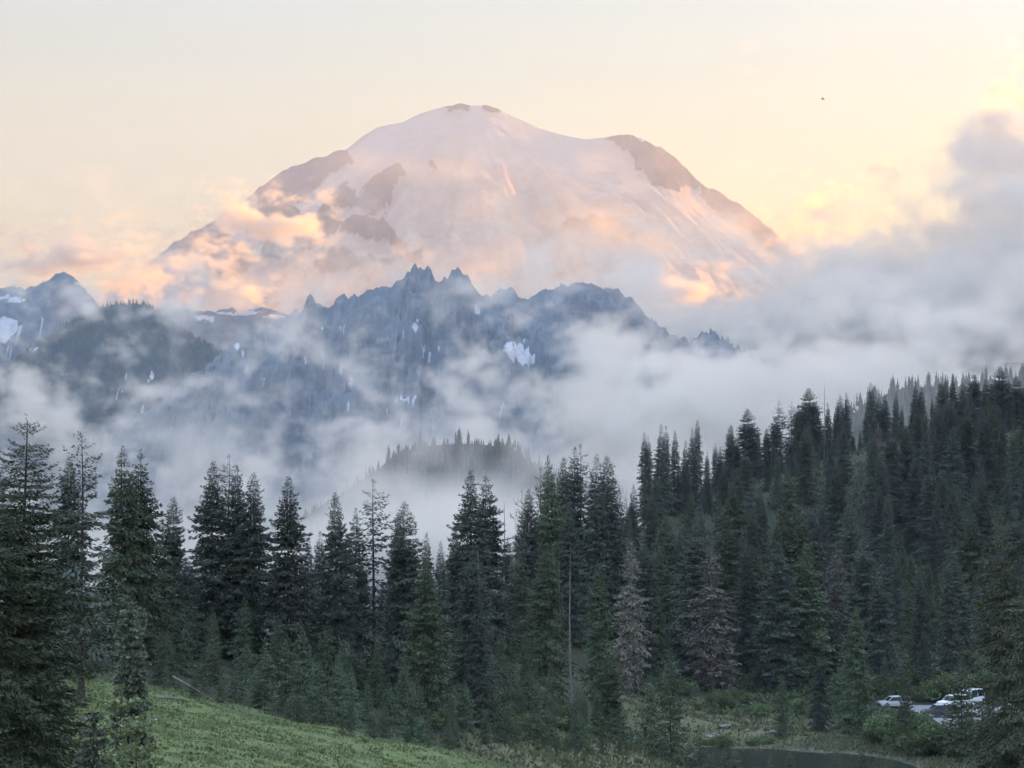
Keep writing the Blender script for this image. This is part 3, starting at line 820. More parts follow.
MIDDLE = [
    ('open', 520, 490, 270, .6, "bare blackened pole-like tree with a knobbed top right of the centre firs"),
    ('fir', 529, 489, 300, .9, "small rough-topped fir beside the pole-like tree"),
    ('open', 541, 468, 320, .8, "gaunt fir with a thin dead tip left of the dark centre-right clump"),
    ('hemlock', 553, 456, 310, .8, "wide dark tree at the left of the dark centre-right clump"),
    ('fir', 564, 457, 320, .9, "pointed tree inside the dark centre-right clump"),
    ('spire', 573, 447, 322, 1.0, "highest spire of the dark centre-right clump"),
    ('open', 582, 445, 330, .9, "ragged see-through fir on the right of the dark centre-right clump"),
    ('spire', 593, 454, 318, 1.1, "solid dark spire left of the gap in the tree line"),
    ('fir', 606, 456, 322, 1.0, "round-topped dark fir standing on the edge of the gap in the tree line"),
    ('spire', 617, 488, 350, .9, "little spire deep in the gap of the tree line"),
    ('spire', 624, 498, 370, .9, "lowest little spire in the gap of the tree line"),
    ('spire', 634, 484, 400, 1.0, "fir on the right side of the gap in the tree line"),
    ('hemlock', 517, 548, 262, .85, "broad brownish conifer below the pole-like tree"),
    ('hemlock', 545, 542, 258, 1.0, "broad grey-green conifer filling the centre below the dark clump"),
    ('snag', 570, 540, 256, .8, "pale dead snag right of the broad grey-green conifer"),
    ('snag', 560, 548, 262, .6, "slim grey snag against the broad grey-green conifer"),
    ('dying', 629, 540, 292, .95, "tall grey-brown dying fir right of centre with drooping dead boughs"),
    ('spire', 643, 535, 300, 1.0, "dark slender fir right beside the tall grey-brown dying fir"),
    ('dying', 711, 543, 302, 1.25, "wide tan-brown dying fir standing behind the pond bank"),
    ('hemlock', 783, 505, 330, .95, "left of the two big broad hemlocks above the pond"),
    ('hemlock', 799, 500, 330, 1.05, "right of the two big broad hemlocks above the pond"),
    ('hemlock', 600, 560, 275, .8, "green conifer low between the pale snag and the dying fir"),
    ('dying', 862, 458, 470, .9, "brown-grey dying tree on the upper slope below the notch with the hazy hill"),
    ('dying', 520, 520, 300, .7, "thin brown dying tree behind the pole-like tree"),
]
FRONT = [
    ('slender', 671, 648, 206, .95, "slim dark fir standing by itself at the left end of the pond"),
    ('slender', 651, 672, 214, .75, "thin grey-topped small fir left of the slim fir by the pond"),
    ('hemlock', 612, 653, 214, .95, "bushy green tree at the bottom centre left of the thin grey-topped fir"),
    ('slender', 598, 690, 205, 1.2, "low pale green fir in front of the bushy tree at bottom centre"),
    ('slender', 782, 674, 268, .9, "slender light-tipped fir on the far pond bank"),
    ('hemlock', 858, 606, 272, .95, "large green fir at the right end of the pond"),
    ('fir', 818, 655, 275, 1.1, "dark fir on the pond bank left of the large green fir"),
    ('slender', 905, 668, 258, .8, "dark fir in front of the car park between the two groups of cars"),
    ('slender', 961, 658, 250, 1.25, "dark fir hiding the right-hand cars of the car park"),
    ('olive', 1006, 508, 205, .78, "big open-branched olive tree at the right edge"),
    ('olive', 1040, 520, 200, .75, "olive tree cut off by the right edge of the picture"),
    ('slender', 987, 690, 215, 1.1, "young blue-green fir at the lower right corner"),
    ('slender', 1010, 712, 205, 1.1, "small young fir in the lower right corner beside the blue-green one"),
    ('slender', 885, 655, 300, .9, "small fir behind the silver car"),
    ('fir', 925, 628, 308, 1.0, "dark fir right behind the car park"),
]
SKYLINE = [('spire', 645, 432, 440, 1.0), ('spire', 649, 436, 436, .9), ('spire', 660, 424, 450, 1.0), ('spire', 665, 426, 446, .9), ('spire', 674, 431, 450, 1.0), ('spire', 685, 440, 455, 1.0), ('spire', 692, 428, 462, 1.0), ('spire', 697, 419, 465, .9),
           ('spire', 707, 452, 470, 1.0), ('spire', 715, 443, 475, 1.0), ('spire', 720, 446, 475, 1.0), ('fir', 731, 425, 485, 1.0), ('fir', 747, 409, 490, 1.2), ('spire', 758, 426, 492, 1.0), ('fir', 767, 428, 495, 1.0), ('fir', 775, 417, 500, 1.0),
           ('open', 781, 400, 505, .9), ('open', 790, 402, 505, .9), ('fir', 798, 404, 510, 1.0), ('fir', 808, 388, 512, 1.25), ('fir', 816, 402, 515, 1.0), ('snag', 824, 381, 518, .9), ('spire', 828, 402, 520, 1.0), ('spire', 840, 394, 530, 1.1),
           ('spire', 847, 392, 530, .9), ('spire', 836, 400, 526, 1.0), ('spire', 872, 382, 540, 1.15), ('fir', 880, 398, 545, .9), ('spire', 886, 393, 545, 1.1), ('spire', 895, 392, 548, 1.0), ('spire', 902, 405, 550, 1.0), ('spire', 866, 405, 535, 1.0),
           ('spire', 916, 381, 552, 1.2), ('spire', 921, 385, 552, 1.2), ('spire', 940, 376, 556, 1.1), ('spire', 946, 374, 556, .9), ('spire', 954, 374, 558, 1.0), ('fir', 963, 382, 558, 1.0), ('fir', 974, 374, 560, 1.2), ('spire', 985, 376, 562, 1.1),
           ('fir', 1000, 366, 562, 1.15), ('fir', 1008, 380, 562, 1.1), ('fir', 1017, 376, 565, 1.2), ('fir', 1026, 380, 565, 1.1), ('fir', 992, 384, 560, 1.0), ('spire', 933, 398, 556, 1.0), ('fir', 970, 392, 556, 1.0), ('fir', 738, 440, 482, 1.0), ('fir', 753, 432, 488, 1.0), ('fir', 803, 405, 508, 1.1)]
for lst in (LEFT, MIDDLE, FRONT):
    for kind, px, top, Y, w, lab in lst:
        tree_px(kind, px, top, Y, NAMES[kind], lab, "single conifers of the forest edge", w * (.88 if kind in ("fir", "hemlock") else 1.0))
for kind, px, top, Y, w in SKYLINE:
    tree_px(kind, px, top, Y, NAMES[kind], "bare grey snag on the ridge line" if kind == 'snag' else "dark fir standing on the skyline of the right-hand ridge", "trees on the skyline of the ridge", w)

# the forest on the slope: each tree an object; tips stay under the tree line of the photograph
for px, top, Y, w in [(664, 508, 392, .8), (672, 520, 372, .8), (660, 545, 345, .8), (668, 560, 330, .8), (678, 575, 320, .7), (657, 590, 312, .7), (902, 540, 405, .8), (910, 552, 388, .8), (898, 570, 368, .8), (908, 588, 350, .8), (916, 600, 335, .7), (745, 470, 465, .8), (732, 490, 440, .8), (722, 510, 415, .8), (756, 500, 430, .8), (770, 470, 470, .8), (690, 490, 420, .8), (818, 455, 480, .8), (828, 470, 460, .8), (928, 560, 385, .8), (938, 572, 368, .8), (930, 590, 350, .75), (946, 585, 358, .8), (975, 440, 520, .8), (990, 455, 500, .8)]:
    tree_px('hemlock', px, top, Y, 'hemlock_tree', "slim hemlock filling a gap between the firs of the right-hand slope", "hemlocks in the gaps of the slope", w)
for px, top, Y, w in [(838, 432, 505, 1.0), (846, 425, 515, 1.0), (853, 436, 520, 1.1), (860, 430, 525, 1.0), (868, 425, 528, 1.1), (876, 436, 515, 1.1), (884, 428, 530, 1.0), (891, 436, 520, 1.1), (899, 430, 532, 1.0), (907, 426, 535, 1.1), (842, 448, 490, 1.1), (858, 452, 495, 1.2), (871, 448, 500, 1.1), (887, 452, 500, 1.2), (901, 448, 505, 1.1), (912, 440, 520, 1.1), (850, 462, 480, 1.0), (880, 466, 485, 1.1), (926, 420, 545, 1.0), (938, 430, 530, 1.1), (950, 420, 545, 1.1), (962, 428, 535, 1.1), (1000, 420, 545, 1.1), (1014, 415, 545, 1.1)]:
    kd = ['spire', 'fir', 'spire', 'hemlock'][int(px) % 4]
    tree_px(kd, px, top, Y, NAMES[kd], "dark conifer in the second row under the skyline of the right-hand ridge", "trees just under the skyline", w)
LIM = np.array([(380, 560), (480, 545), (500, 530), (520, 525), (545, 500), (570, 490), (600, 505), (620, 520), (640, 480), (670, 462), (700, 462), (740, 452), (780, 430), (820, 420), (850, 420), (858, 440), (866, 420), (905, 420), (912, 400), (1000, 396), (1060, 396)], float)
taken = [(t[0], t[1]) for t in TREES]
def free(x, y, dmin):
    return all((x - a) ** 2 + (y - b) ** 2 > dmin * dmin for a, b in taken)
cand = []
rg = np.random.RandomState(5)
n_forest = 0
for it in range(14000):
    if n_forest >= 268: break
    Y = rg.uniform(288, 556) if rg.rand() < .6 else rg.uniform(430, 562); px = rg.uniform(485, 1035)
    x = (px - 512) / F * Y
    if not free(x, Y, 5.0 if Y < 430 else 4.2): continue
    if poly_dist(np.array([x]), np.array([Y]), LOT)[0] < 6 or poly_dist(np.array([x]), np.array([Y]), POND)[0] < 20: continue
    if Y < 300 and 640 < px < 800: continue
    zb = gz(x, Y)
    bpy_ = to_px(x, Y, zb)[1]
    kind = rg.choice(['spire', 'spire', 'fir', 'fir', 'hemlock', 'dying'], p=[.28, .22, .22, .10, .15, .03])
    h = rg.uniform(13, 22) * (1.0 if Y < 480 else .85)
    if Y < 330 and rg.rand() < .35: h *= .55
    lim = np.interp(px, LIM[:, 0], LIM[:, 1])
    hmax = P(px, lim + rg.uniform(0, 18), Y).z - zb
    if hmax < 5: continue
    if Y > 500 and px > 860: h = min(h, rg.uniform(8, 14))
    h = min(h, hmax)
    nm = NAMES[kind]
    lab = {'spire': "narrow dark fir among many in the forest on the right-hand slope", 'fir': "dark full-crowned fir among many in the forest on the right-hand slope",
           'hemlock': "broad green hemlock among many in the forest on the right-hand slope", 'dying': "brownish dying fir among many in the forest on the right-hand slope"}[kind]
    tree(kind, x, Y, h, nm, lab, "trees of the forest slope", rg.uniform(.85, 1.15), z=zb)
    taken.append((x, Y)); n_forest += 1

# dark trees behind the front row on the left
nb = 0
for it in range(3000):
    if nb >= 34: break
    px = rg.uniform(20, 500); Y = rg.uniform(185, 245)
    x = (px - 512) / F * Y
    if not free(x, Y, 3.2): continue
    top = rg.uniform(555, 610) if px < 440 else rg.uniform(530, 590)
    tree_px(str(rg.choice(['spire', 'fir', 'hemlock'])), px, top, Y, 'fir_tree', "dark fir in the shade behind the front row above the meadow", "firs behind the front row", .9)
    taken.append((x, Y)); nb += 1

# young trees along the upper edge of the meadow
EDGE = np.array([(60, 668), (130, 676), (200, 692), (260, 700), (330, 712), (400, 735), (480, 752), (560, 768), (640, 770)], float)
ny_ = 0
young_pos = []
for it in range(6000):
    if ny_ >= 200: break
    px = rg.uniform(58, 640) if rg.rand() < .55 else rg.uniform(400, 640); u = rg.rand() ** 1.3
    e = np.interp(px, EDGE[:, 0], EDGE[:, 1])
    Y0 = 155 if px < 420 else 155 + (px - 420) * .22
    Y = Y0 + u * (32 if px < 420 else 55)
    x = (px - 512) / F * Y
    if any((x - a) ** 2 + (Y - b) ** 2 < 1.7 ** 2 for a, b in young_pos): continue
    if px > 625 and u < .4: continue
    h = rg.uniform(2.0, 4.6) + 3.4 * u * rg.rand()
    if px > 430: h *= .8
    tree('young' if rg.rand() < .8 else 'slender', x, Y, h, 'young_fir', "young green fir in the thicket along the upper edge of the meadow", "young firs along the meadow edge", rg.uniform(.75, 1.1))
    young_pos.append((x, Y)); ny_ += 1
for i in range(42):
    px = rg.uniform(70, 470); Y = (155 if px < 420 else 155 + (px - 420) * .22) + rg.uniform(-3.5, 1.5)
    x = (px - 512) / F * Y
    tree('young', x, Y, rg.uniform(.7, 2.2), 'young_fir', "small young fir on the grass edge in front of the thicket of young firs", "small firs on the grass edge", rg.uniform(.8, 1.15))
# the same forest goes on beyond the edges of the picture
for i in range(120):
    if i % 4:
        px = rg.uniform(1045, 1230); Y = rg.uniform(290, 570)
    else:
        px = rg.uniform(-170, -25); Y = rg.uniform(150, 230)
    x = (px - 512) / F * Y
    if poly_dist(np.array([x]), np.array([Y]), LOT)[0] < 6: continue
    kd = ['spire', 'fir', 'hemlock'][i % 3]
    tree(kd, x, Y, rg.uniform(11, 19), NAMES[kd], "dark conifer of the forest beyond the edge of the picture", "conifers beyond the picture", rg.uniform(.85, 1.15))
for px, top, Y, w, lab in [(195, 668, 150, 1.0, "tiny dark fir alone on the meadow below the thicket"), (350, 716, 148, 1.3, "small fir out on the grass in front of the thicket"), (342, 722, 149, 1.1, "smaller of two little firs out on the grass in front of the thicket"),
                           (297, 690, 152, .8, "little brown-stemmed fir beside the white snow patch on the meadow"), (316, 655, 160, 1.0, "bright young fir at the front of the thicket above the meadow centre"), (265, 655, 162, 1.1, "bright young fir at the front of the thicket left of the meadow centre")]:
    tree_px('young', px, top, Y, 'young_fir', lab, None, w)
for i, (px, top, Y, w) in enumerate([(735, 742, 236, .8), (640, 735, 212, .9), (690, 735, 228, .9), (570, 735, 190, 1.2), (545, 738, 188, 1.2), (628, 742, 200, 1.0), (770, 752, 232, .7), (660, 745, 222, 1), (715, 738, 283, .9), (752, 728, 283, .9), (735, 730, 283, .7), (700, 728, 238, .9), (725, 745, 236, .8), (790, 748, 240, .9), (835, 752, 242, .8), (862, 746, 244, .9), (712, 752, 234, .8)]):
    tree_px('young', px, top, Y, 'young_fir', "knee-high young fir near the edge of the pond", "knee-high firs round the pond", w)

# hazy wooded hill behind the forest, and the knoll in the mist
def surf(Xg, Yg, Zg):
    pts = np.stack([Xg.ravel(), Yg.ravel(), Zg.ravel()], -1)
    def f(x, y):
        i = np.argmin((pts[:, 0] - x) ** 2 + (pts[:, 1] - y) ** 2)
        return pts[i, 2]
    return f
kf, hf = surf(KX, KY, KZ), surf(HX, HY, HZ)
for i in range(120):
    px = rg.uniform(385, 545); Y = 1900 - rg.rand() ** 1.5 * 70
    x = (px - 512) / F * Y
    tree('spire' if i % 3 else 'fir', x, Y, rg.uniform(9, 17), 'distant_fir', "distant blue-grey fir on the misty knoll", "firs on the misty knoll", rg.uniform(.8, 1.2), z=kf(x, Y) - 1)
for i in range(90):
    px = rg.uniform(838, 1030); Y = 1150 - rg.rand() ** 1.5 * 90
    x = (px - 512) / F * Y
    tree('spire' if i % 3 else 'fir', x, Y, rg.uniform(5, 11), 'distant_fir', "distant pale blue fir on the hazy hill behind the ridge", "firs on the hazy hill", rg.uniform(.8, 1.2), z=hf(x, Y) - 1)

# far woods as one mass
def woods(name, label, spots, hrange, sides=5):
    V, Fc = [], []
    n = len(spots)
    rg2 = np.random.RandomState(9)
    h = rg2.uniform(*hrange, n); r = h * rg2.uniform(.10, .16, n)
    sp = np.array(spots)
    vs, fs = [], []
    a = np.arange(sides) / sides * math.tau
    for lv, (zr, rr2) in enumerate([(0.02, 1.0), (.30, .82), (.30, .58), (.62, .52), (.62, .30), (1.0, .02)]):
        j = rg2.uniform(.75, 1.25, (n, sides))
        vs.append(np.stack([sp[:, 0:1] + r[:, None] * rr2 * j * np.cos(a), sp[:, 1:2] + r[:, None] * rr2 * j * np.sin(a), np.repeat((sp[:, 2] + h * zr - .5)[:, None], sides, 1)], -1))
    v = np.stack(vs, 1).reshape(-1, 3)          # n, 6, sides
    base_i = (np.arange(n) * 6 * sides)[:, None]
    for lv in range(5):
        for k in range(sides):
            fs.append(np.concatenate([base_i + lv * sides + k, base_i + lv * sides + (k + 1) % sides, base_i + (lv + 1) * sides + (k + 1) % sides, base_i + (lv + 1) * sides + k], 1))
    o = link_mesh(name, mesh_np(name, v, np.concatenate(fs)), M['fir'])
    tag(o, label, None, None, "stuff")
def scatter(Xg, Yg, Zg, n, seed, keep):
    r_ = np.random.RandomState(seed)
    flat = np.stack([Xg.ravel(), Yg.ravel(), Zg.ravel()], -1)
    px, py = to_px(flat[:, 0], flat[:, 1], flat[:, 2])
    flat = flat[keep(px, py, flat)]
    i = r_.randint(0, len(flat), n)
    return flat[i] + np.concatenate([r_.uniform(-4, 4, (n, 2)), np.zeros((n, 1))], 1)
woods("far_forest", "far-off forest covering the wooded ridge in the mist", np.concatenate([
    scatter(TX, TY, TZ, 9000, 1, lambda px, py, f: (f[:, 1] < 4960) & (px > -20) & (px < 330)),
    scatter(QX, QY, QZ, 3500, 2, lambda px, py, f: (f[:, 1] < 5300) & (py > 330) & (fbm(f[:, 0] / 160, f[:, 1] / 160, 3) > .02))]), (7, 15))
woods("knoll_forest", "far-off forest on the slopes of the misty knoll and hazy hill", np.concatenate([
    scatter(KX, KY, KZ, 3500, 3, lambda px, py, f: f[:, 1] < 1900),
    scatter(HX, HY, HZ, 2500, 4, lambda px, py, f: (f[:, 1] < 1150) & (px > 820))]), (5, 10), 6)

# low brush on the forest floor, as one mass
r_ = np.random.RandomState(41)
bx_, by_ = r_.uniform(-12, 130, 16000), r_.uniform(285, 565, 16000)
kk = (np.abs(bx_ / by_ * F) < 540) & (poly_dist(bx_, by_, LOT) > 3) & (poly_dist(bx_, by_, POND) > 6) & (fbm(bx_ / 14, by_ / 14, 3) > -.25)
bx_, by_ = bx_[kk][:5200], by_[kk][:5200]
bz_ = ground_z(bx_, by_)
nb_, per_ = len(bx_), 34
ci = np.repeat(np.arange(nb_), per_); m_ = nb_ * per_
sc_ = r_.uniform(.35, 1.3, nb_)[ci]
dr = norm(r_.normal(size=(m_, 3)) + np.array([0, 0, .5])); dr[:, 2] = np.abs(dr[:, 2])
b0_ = np.stack([bx_, by_, bz_], -1)[ci] + dr * (sc_ * r_.uniform(.35, 1.0, m_))[:, None] * np.array([1.1, 1.1, .8])
dd_ = norm(dr + r_.normal(size=(m_, 3)) * .5); sd_ = norm(np.cross(dd_, r_.normal(size=(m_, 3))))
L_ = r_.uniform(.25, .55, m_)
v, f = sprays(b0_, dd_, sd_, np.cross(sd_, dd_), L_, L_ * .6, r_.uniform(-.05, .15, m_))
tag(link_mesh('undergrowth', mesh_np('undergrowth', v, f), M['hemlock']), "low dark brush covering the forest floor between the trees", None, None, "stuff")

# ------------------------------------------------------------------ near trees on the left
def near_tree(name, px, top, Y, crown, mat, tr, label, seed=0, stubs=0, rz=0.0, tmat='bark', h0=None, z0=None):
    p = P(px, top, Y)
    zb = gz(p.x, Y) if z0 is None else z0
    h = p.z - zb
    o = empty(name, (p.x, Y, zb - .05), rz)
    s = h / h0
    o.scale = (s, s, s)
    cm = mesh_np("crown", *crown); cm.materials.append(M[mat])
    tm = mesh_np("trunk", *trunk_np(h0 * .985, tr, seed, stubs, stub_len=.9), True); tm.materials.append(M[tmat])
    link_mesh("crown", cm, None, o); link_mesh("trunk", tm, None, o)
    tag(o, label, "tree")
    return o
near_tree('fir_tree', 26, 413, 55, crown_np(12, 1.62, 901, base=.02, gap=.26, per=7, droop=.40, fill=21, size=.15, prof=.62, ragged=.36, tip=.6, plate=.30, thin=.05, upturn=.22, wid=.34), 'near', .15, "big dark fir filling the left edge of the picture, with a bare spiked tip", 3, 40, .4, h0=12)
near_tree('fir_tree', 38, 515, 62, crown_np(11, 1.6, 902, base=.02, gap=.27, per=7, droop=.40, fill=20, size=.15, prof=.70, ragged=.32, tip=.6, plate=.34, thin=.08, upturn=.2, wid=.34), 'near', .13, "lower dark fir overlapping the right side of the big tree at the left edge", 4, 20, 1.4, h0=11)
near_tree('fir_tree', -18, 440, 52, crown_np(11, 2.1, 903, base=.02, gap=.27, per=7, droop=.40, fill=20, size=.15, prof=.66, ragged=.34, tip=.6, plate=.34, thin=.1, upturn=.2, wid=.34), 'near', .14, "dark fir mostly cut off by the left edge of the picture", 5, 20, 2.2, h0=11)

def brush(p0, p1, n, nl, rg, wid=.20):
    """Bottle-brush shoot: needle clumps all round a twig from p0 to p1."""
    t = rg.rand(n); t[: n // 6] = 1
    ax = norm((p1 - p0)[None])[0]
    b = p0 + np.outer(t, p1 - p0)
    r = norm(np.cross(rg.normal(size=(n, 3)), ax))
    d = norm(r * rg.uniform(.5, 1, (n, 1)) + ax * rg.uniform(.45, 1.0, (n, 1)))
    sd = norm(np.cross(d, rg.normal(size=(n, 3)))); uv = np.cross(sd, d)
    L = nl * rg.uniform(.7, 1.2, n)
    return sprays(b, d, sd, uv, L, L * wid * 2.2, np.zeros(n))

def brush_tree(h, rfun, whorl, per, nl, seed, dens, rise, subs=3, base=.03):
    rg = np.random.RandomState(seed); parts = []
    z = h * base
    while z < h * .97:
        s = 1 - z / h
        ph = rg.rand() * 6.3
        for k in range(per):
            a = ph + k / per * math.tau + rg.normal() * .2
            L = rfun(s) * rg.uniform(.75, 1.2)
            o_ = np.array([math.cos(a), math.sin(a), rise + rg.normal() * .08 - .25 * s]); lat = np.array([-math.sin(a), math.cos(a), 0])
            p0 = np.array([0, 0, z]); p1 = p0 + o_ * L
            tip_ = p1 + np.array([0, 0, .16 * L])
            mid = p0 + o_ * L * .55
            parts.append(brush(p0 + o_ * L * .15, mid, max(10, int(dens * L * .55)), nl, rg)); parts.append(brush(mid, tip_, max(12, int(dens * L * .5)), nl, rg))
            for j in range(subs):
                t = rg.uniform(.25, .9); q = p0 + o_ * L * t; sg = 1 if j % 2 else -1
                l2 = L * rg.uniform(.25, .45) * (1.15 - t) + nl
                parts.append(brush(q, q + (o_ * .7 + lat * sg * .8 + np.array([0, 0, .12])) * l2, max(8, int(dens * l2)), nl, rg))
        z += whorl * rg.uniform(.7, 1.25)
    parts.append(brush(np.array([0, 0, h * .90]), np.array([0, 0, h]), int(dens * h * .1) + 20, nl, rg))
    return join_np(parts)
near_tree('small_fir', 131, 603, 48, brush_tree(6.5, lambda s: .12 + .46 * s ** .75 + .75 * max(0, s - .62) ** 1.2 * 1.6, .17, 7, .085, 31, 290, .22), 'bluish', .07, "small grey-green fir with tufted upturned branches in front of the meadow", 6, 0, .3, h0=6.5)
near_tree('small_fir', 94, 712, 50, brush_tree(3.6, lambda s: .10 + .75 * s, .20, 6, .075, 32, 200, .12), 'bluish', .05, "low dark fir between the left-edge trees and the tufted small fir", 7, 0, .9, h0=3.6)
near_tree('fir_sapling', 121, 684, 43, brush_tree(3.2, lambda s: .10 + .45 * s ** .8, .30, 5, .062, 33, 330, .85, 1), 'pale', .028, "pale yellow-green sapling with thick upright shoots at the bottom left", 8, 0, .2, h0=3.2)
near_tree('fir_sapling', 137, 722, 42, brush_tree(2.4, lambda s: .10 + .45 * s ** .8, .28, 5, .062, 34, 330, .8, 1), 'pale', .026, "lower pale sapling just right of the yellow-green one at the bottom left", 9, 0, 1.2, h0=2.4)

# ------------------------------------------------------------------ shrubs by the pond and car park
def shrub_np(h, r, seed, n=1500, size=.17):
    rg = np.random.RandomState(seed)
    k = 13
    cs = rg.normal(size=(k, 3)) * np.array([.42, .42, .26]) * r; cs[:, 2] = np.abs(cs[:, 2]) + h * rg.uniform(.25, .75, k)
    i = rg.randint(0, k, n)
    d = norm(rg.normal(size=(n, 3)))
    b = cs[i] + d * (r * .42) * rg.uniform(.5, 1.05, (n, 1)) * np.array([1, 1, .8])
    b[:, 2] = np.maximum(b[:, 2], .02)
    dd = norm(d + np.array([0, 0, .5]) + rg.normal(size=(n, 3)) * .5)
    sd = norm(np.cross(dd, rg.normal(size=(n, 3)))); uv = np.cross(sd, dd)
    L = size * rg.uniform(.6, 1.3, n)
    return sprays(b, dd, sd, uv, L, L * .55, rg.uniform(-.05, .15, n))
SHR = []
for i in range(5):
    lm_ = mesh_np("foliage", *shrub_np(1.5, 1.2, 40 + i)); lm_.materials.append(M['shrub'])
    st = join_np([tube_np([(0, 0, -.2), (.3 * math.cos(a), .3 * math.sin(a), .5), (.55 * math.cos(a + .3), .55 * math.sin(a + .3), 1.15)], [.04, .03, .012], 5) for a in (0.2, 1.5, 2.9, 4.3, 5.4)])
    sm_ = mesh_np("stem", *st); sm_.materials.append(M['bark'])
    SHR.append((lm_, sm_))
def shrub(px, Y, h, label, group, w=1.0):
    x = (px - 512) / F * Y
    o = empty('shrub', (x, Y, gz(x, Y) - .05), R.random() * 6.3)
    a, b_ = SHR[R.randrange(5)]
    o.scale = (h / 1.6 * w, h / 1.6 * w, h / 1.6)
    link_mesh("foliage", a, None, o); link_mesh("stem", b_, None, o)
    tag(o, label, "shrub", group)
for i in range(46):
    px = R.uniform(862, 1000); Y = R.uniform(251, 270)
    if 916 < px < 957 and Y > 256: continue
    if poly_dist(np.array([(px - 512) / F * Y]), np.array([Y]), POND)[0] < 1.0 or poly_dist(np.array([(px - 512) / F * Y]), np.array([Y]), LOT)[0] < 1: continue
    shrub(px, Y, R.uniform(1.4, 2.9), "pale green willow bush between the pond and the car park", "willow bushes by the car park", R.uniform(.9, 1.3))
for i in range(26):
    shrub(R.uniform(860, 1000), R.uniform(303, 312), R.uniform(1.5, 3.2), "green bush on the bank behind the car park", "bushes behind the car park", 1.2)
for i in range(26):
    px = R.uniform(670, 880); Y = R.uniform(262, 268)
    if 0.5 < poly_dist(np.array([(px - 512) / F * Y]), np.array([Y]), POND)[0] < 6:
        shrub(px, Y, R.uniform(.35, .9), "small dark bush on the very edge of the pond", "bushes at the water's edge", 1.5)
for i in range(30):
    shrub(R.uniform(640, 820), R.uniform(286, 298), R.uniform(.7, 1.6), "low dark bush on the grassy bank behind the pond", "bushes on the pond bank", 1.2)
for i in range(50):
    px = R.uniform(400, 640)
    shrub(px, R.uniform(160, 200) + (px - 400) * .16, R.uniform(.5, 1.2), "low bush among the young firs below the meadow", "bushes among the young firs", 1.5)

# ------------------------------------------------------------------ rocks, snow, logs
import bmesh
def lump(name, loc, size, mat, seed, rough=.35, sub=3):
    bm = bmesh.new()
    bmesh.ops.create_icosphere(bm, subdivisions=sub, radius=1.0)
    for v in bm.verts:
        c = np.array(v.co)
        k = 1 + rough * float(fbm(np.array([c[0] * 1.1 + seed * 3.7 + c[2]]), np.array([c[1] * 1.1 - c[2] * .8 + seed]), 4)[0])
        v.co = Vector((c[0] * size[0], c[1] * size[1], c[2] * size[2])) * k
    me = bpy.data.meshes.new(name); bm.to_mesh(me); bm.free()
    o = link_mesh(name, me, mat); o.location = loc
    return o
def on_ground(px, Y, dz=0.0):
    x = (px - 512) / F * Y
    return (x, Y, gz(x, Y) + dz)
def seat(px, py, dz=0.0):
    q = ground_hit(px, py)
    return (q[0], q[1], q[2] + dz)
for px, py, s, lab in [(652, 528, (1.2, 1.5, 2.2), "pale rock face showing between the firs below the gap in the tree line"), (738, 501, (2.4, 1.6, .8), "pale rock ledge among the trees under the skyline, left of the broad hemlocks"),
                       (901, 518, (1.3, 1.5, 2.9), "upright pale rock face high in the forest above the car park"), (634, 699, (.8, .6, .5), "grey boulder at the foot of the tall dying fir")]:
    tag(lump('rock_outcrop' if s[2] > .9 else 'boulder', seat(px, py, -s[2] * .25), s, M['rock'], px * .1, rough=.75, sub=4), lab, "rock")
for i in range(11):
    px = R.uniform(655, 800); s = R.uniform(.2, .55)
    Y = R.uniform(267, 273)
    tag(lump('boulder', on_ground(px, Y, .05), (s * 1.6, s, s * .55), M['rock'], i * 1.7, sub=2), "small pale rock on the grassy far shore of the pond", "rock", "pale rocks along the pond")
for px, py, s, lab in [(148, 665, (.34, .35, .20), "small white snow patch at the top edge of the meadow beside the tufted small fir"), (297, 700, (.36, .3, .13), "small white snow patch at the edge of the thicket on the meadow"),
                       (943, 468, (.55, .5, .4), "tiny white snow speck high in the forest on the right-hand slope")]:
    tag(lump('snow_patch', seat(px, py), s, M['snow'], px * .3, rough=.8, sub=3), lab, "snow patch")
def log(px, Y, L, r, rz, lab, tilt=0.0):
    v, f = tube_np([(-L / 2, 0, 0), (-L / 5, .03 * L, .02), (L / 5, -.02 * L, .05), (L / 2, .04 * L, .0)], [r, r * .9, r * .75, r * .4], 7)
    o = link_mesh('fallen_log', mesh_np('fallen_log', v, f, True), M['grey_bark']); o.location = on_ground(px, Y, r * .8 + abs(tilt) * L * .35); o.rotation_euler = (0, tilt, rz)
    tag(o, lab, "log")
log(190, 152, 2.6, .10, .2, "grey dead pole leaning down at the edge of the thicket on the meadow", .55)
log(172, 147, 1.8, .07, .1, "pale fallen stick lying in the meadow grass below the snow patch", .1)
log(445, 226, 7.5, .16, 1.2, "long weathered log fallen at the foot of the tall centre firs", .9)

# ------------------------------------------------------------------ grass of the meadow
rg = np.random.RandomState(77)
N = 150000
gx = rg.uniform(-44, 10, N); gy = rg.uniform(88, 168, N)
md_ = poly_dist(gx, gy, MEADOW) + 6 * fbm(gx / 8, gy / 8, 3)
cl = fbm(gx / 1.6, gy / 1.6, 3)
keep = (md_ < 11 * rg.rand(N) ** 2.5 - 1) & (cl > -.35 + .5 * rg.rand(N) - .1)
gx, gy, cl = gx[keep], gy[keep], cl[keep]
n = len(gx)
gzv = np.concatenate([ground_z(gx[i:i + 20000], gy[i:i + 20000]) for i in range(0, n, 20000)])
b0 = np.stack([gx, gy, gzv - .02], -1)
d = norm(np.stack([rg.normal(size=n) * .5, rg.normal(size=n) * .5, np.ones(n)], -1))
sd = norm(np.cross(d, np.stack([rg.normal(size=n), rg.normal(size=n), np.zeros(n)], -1)))
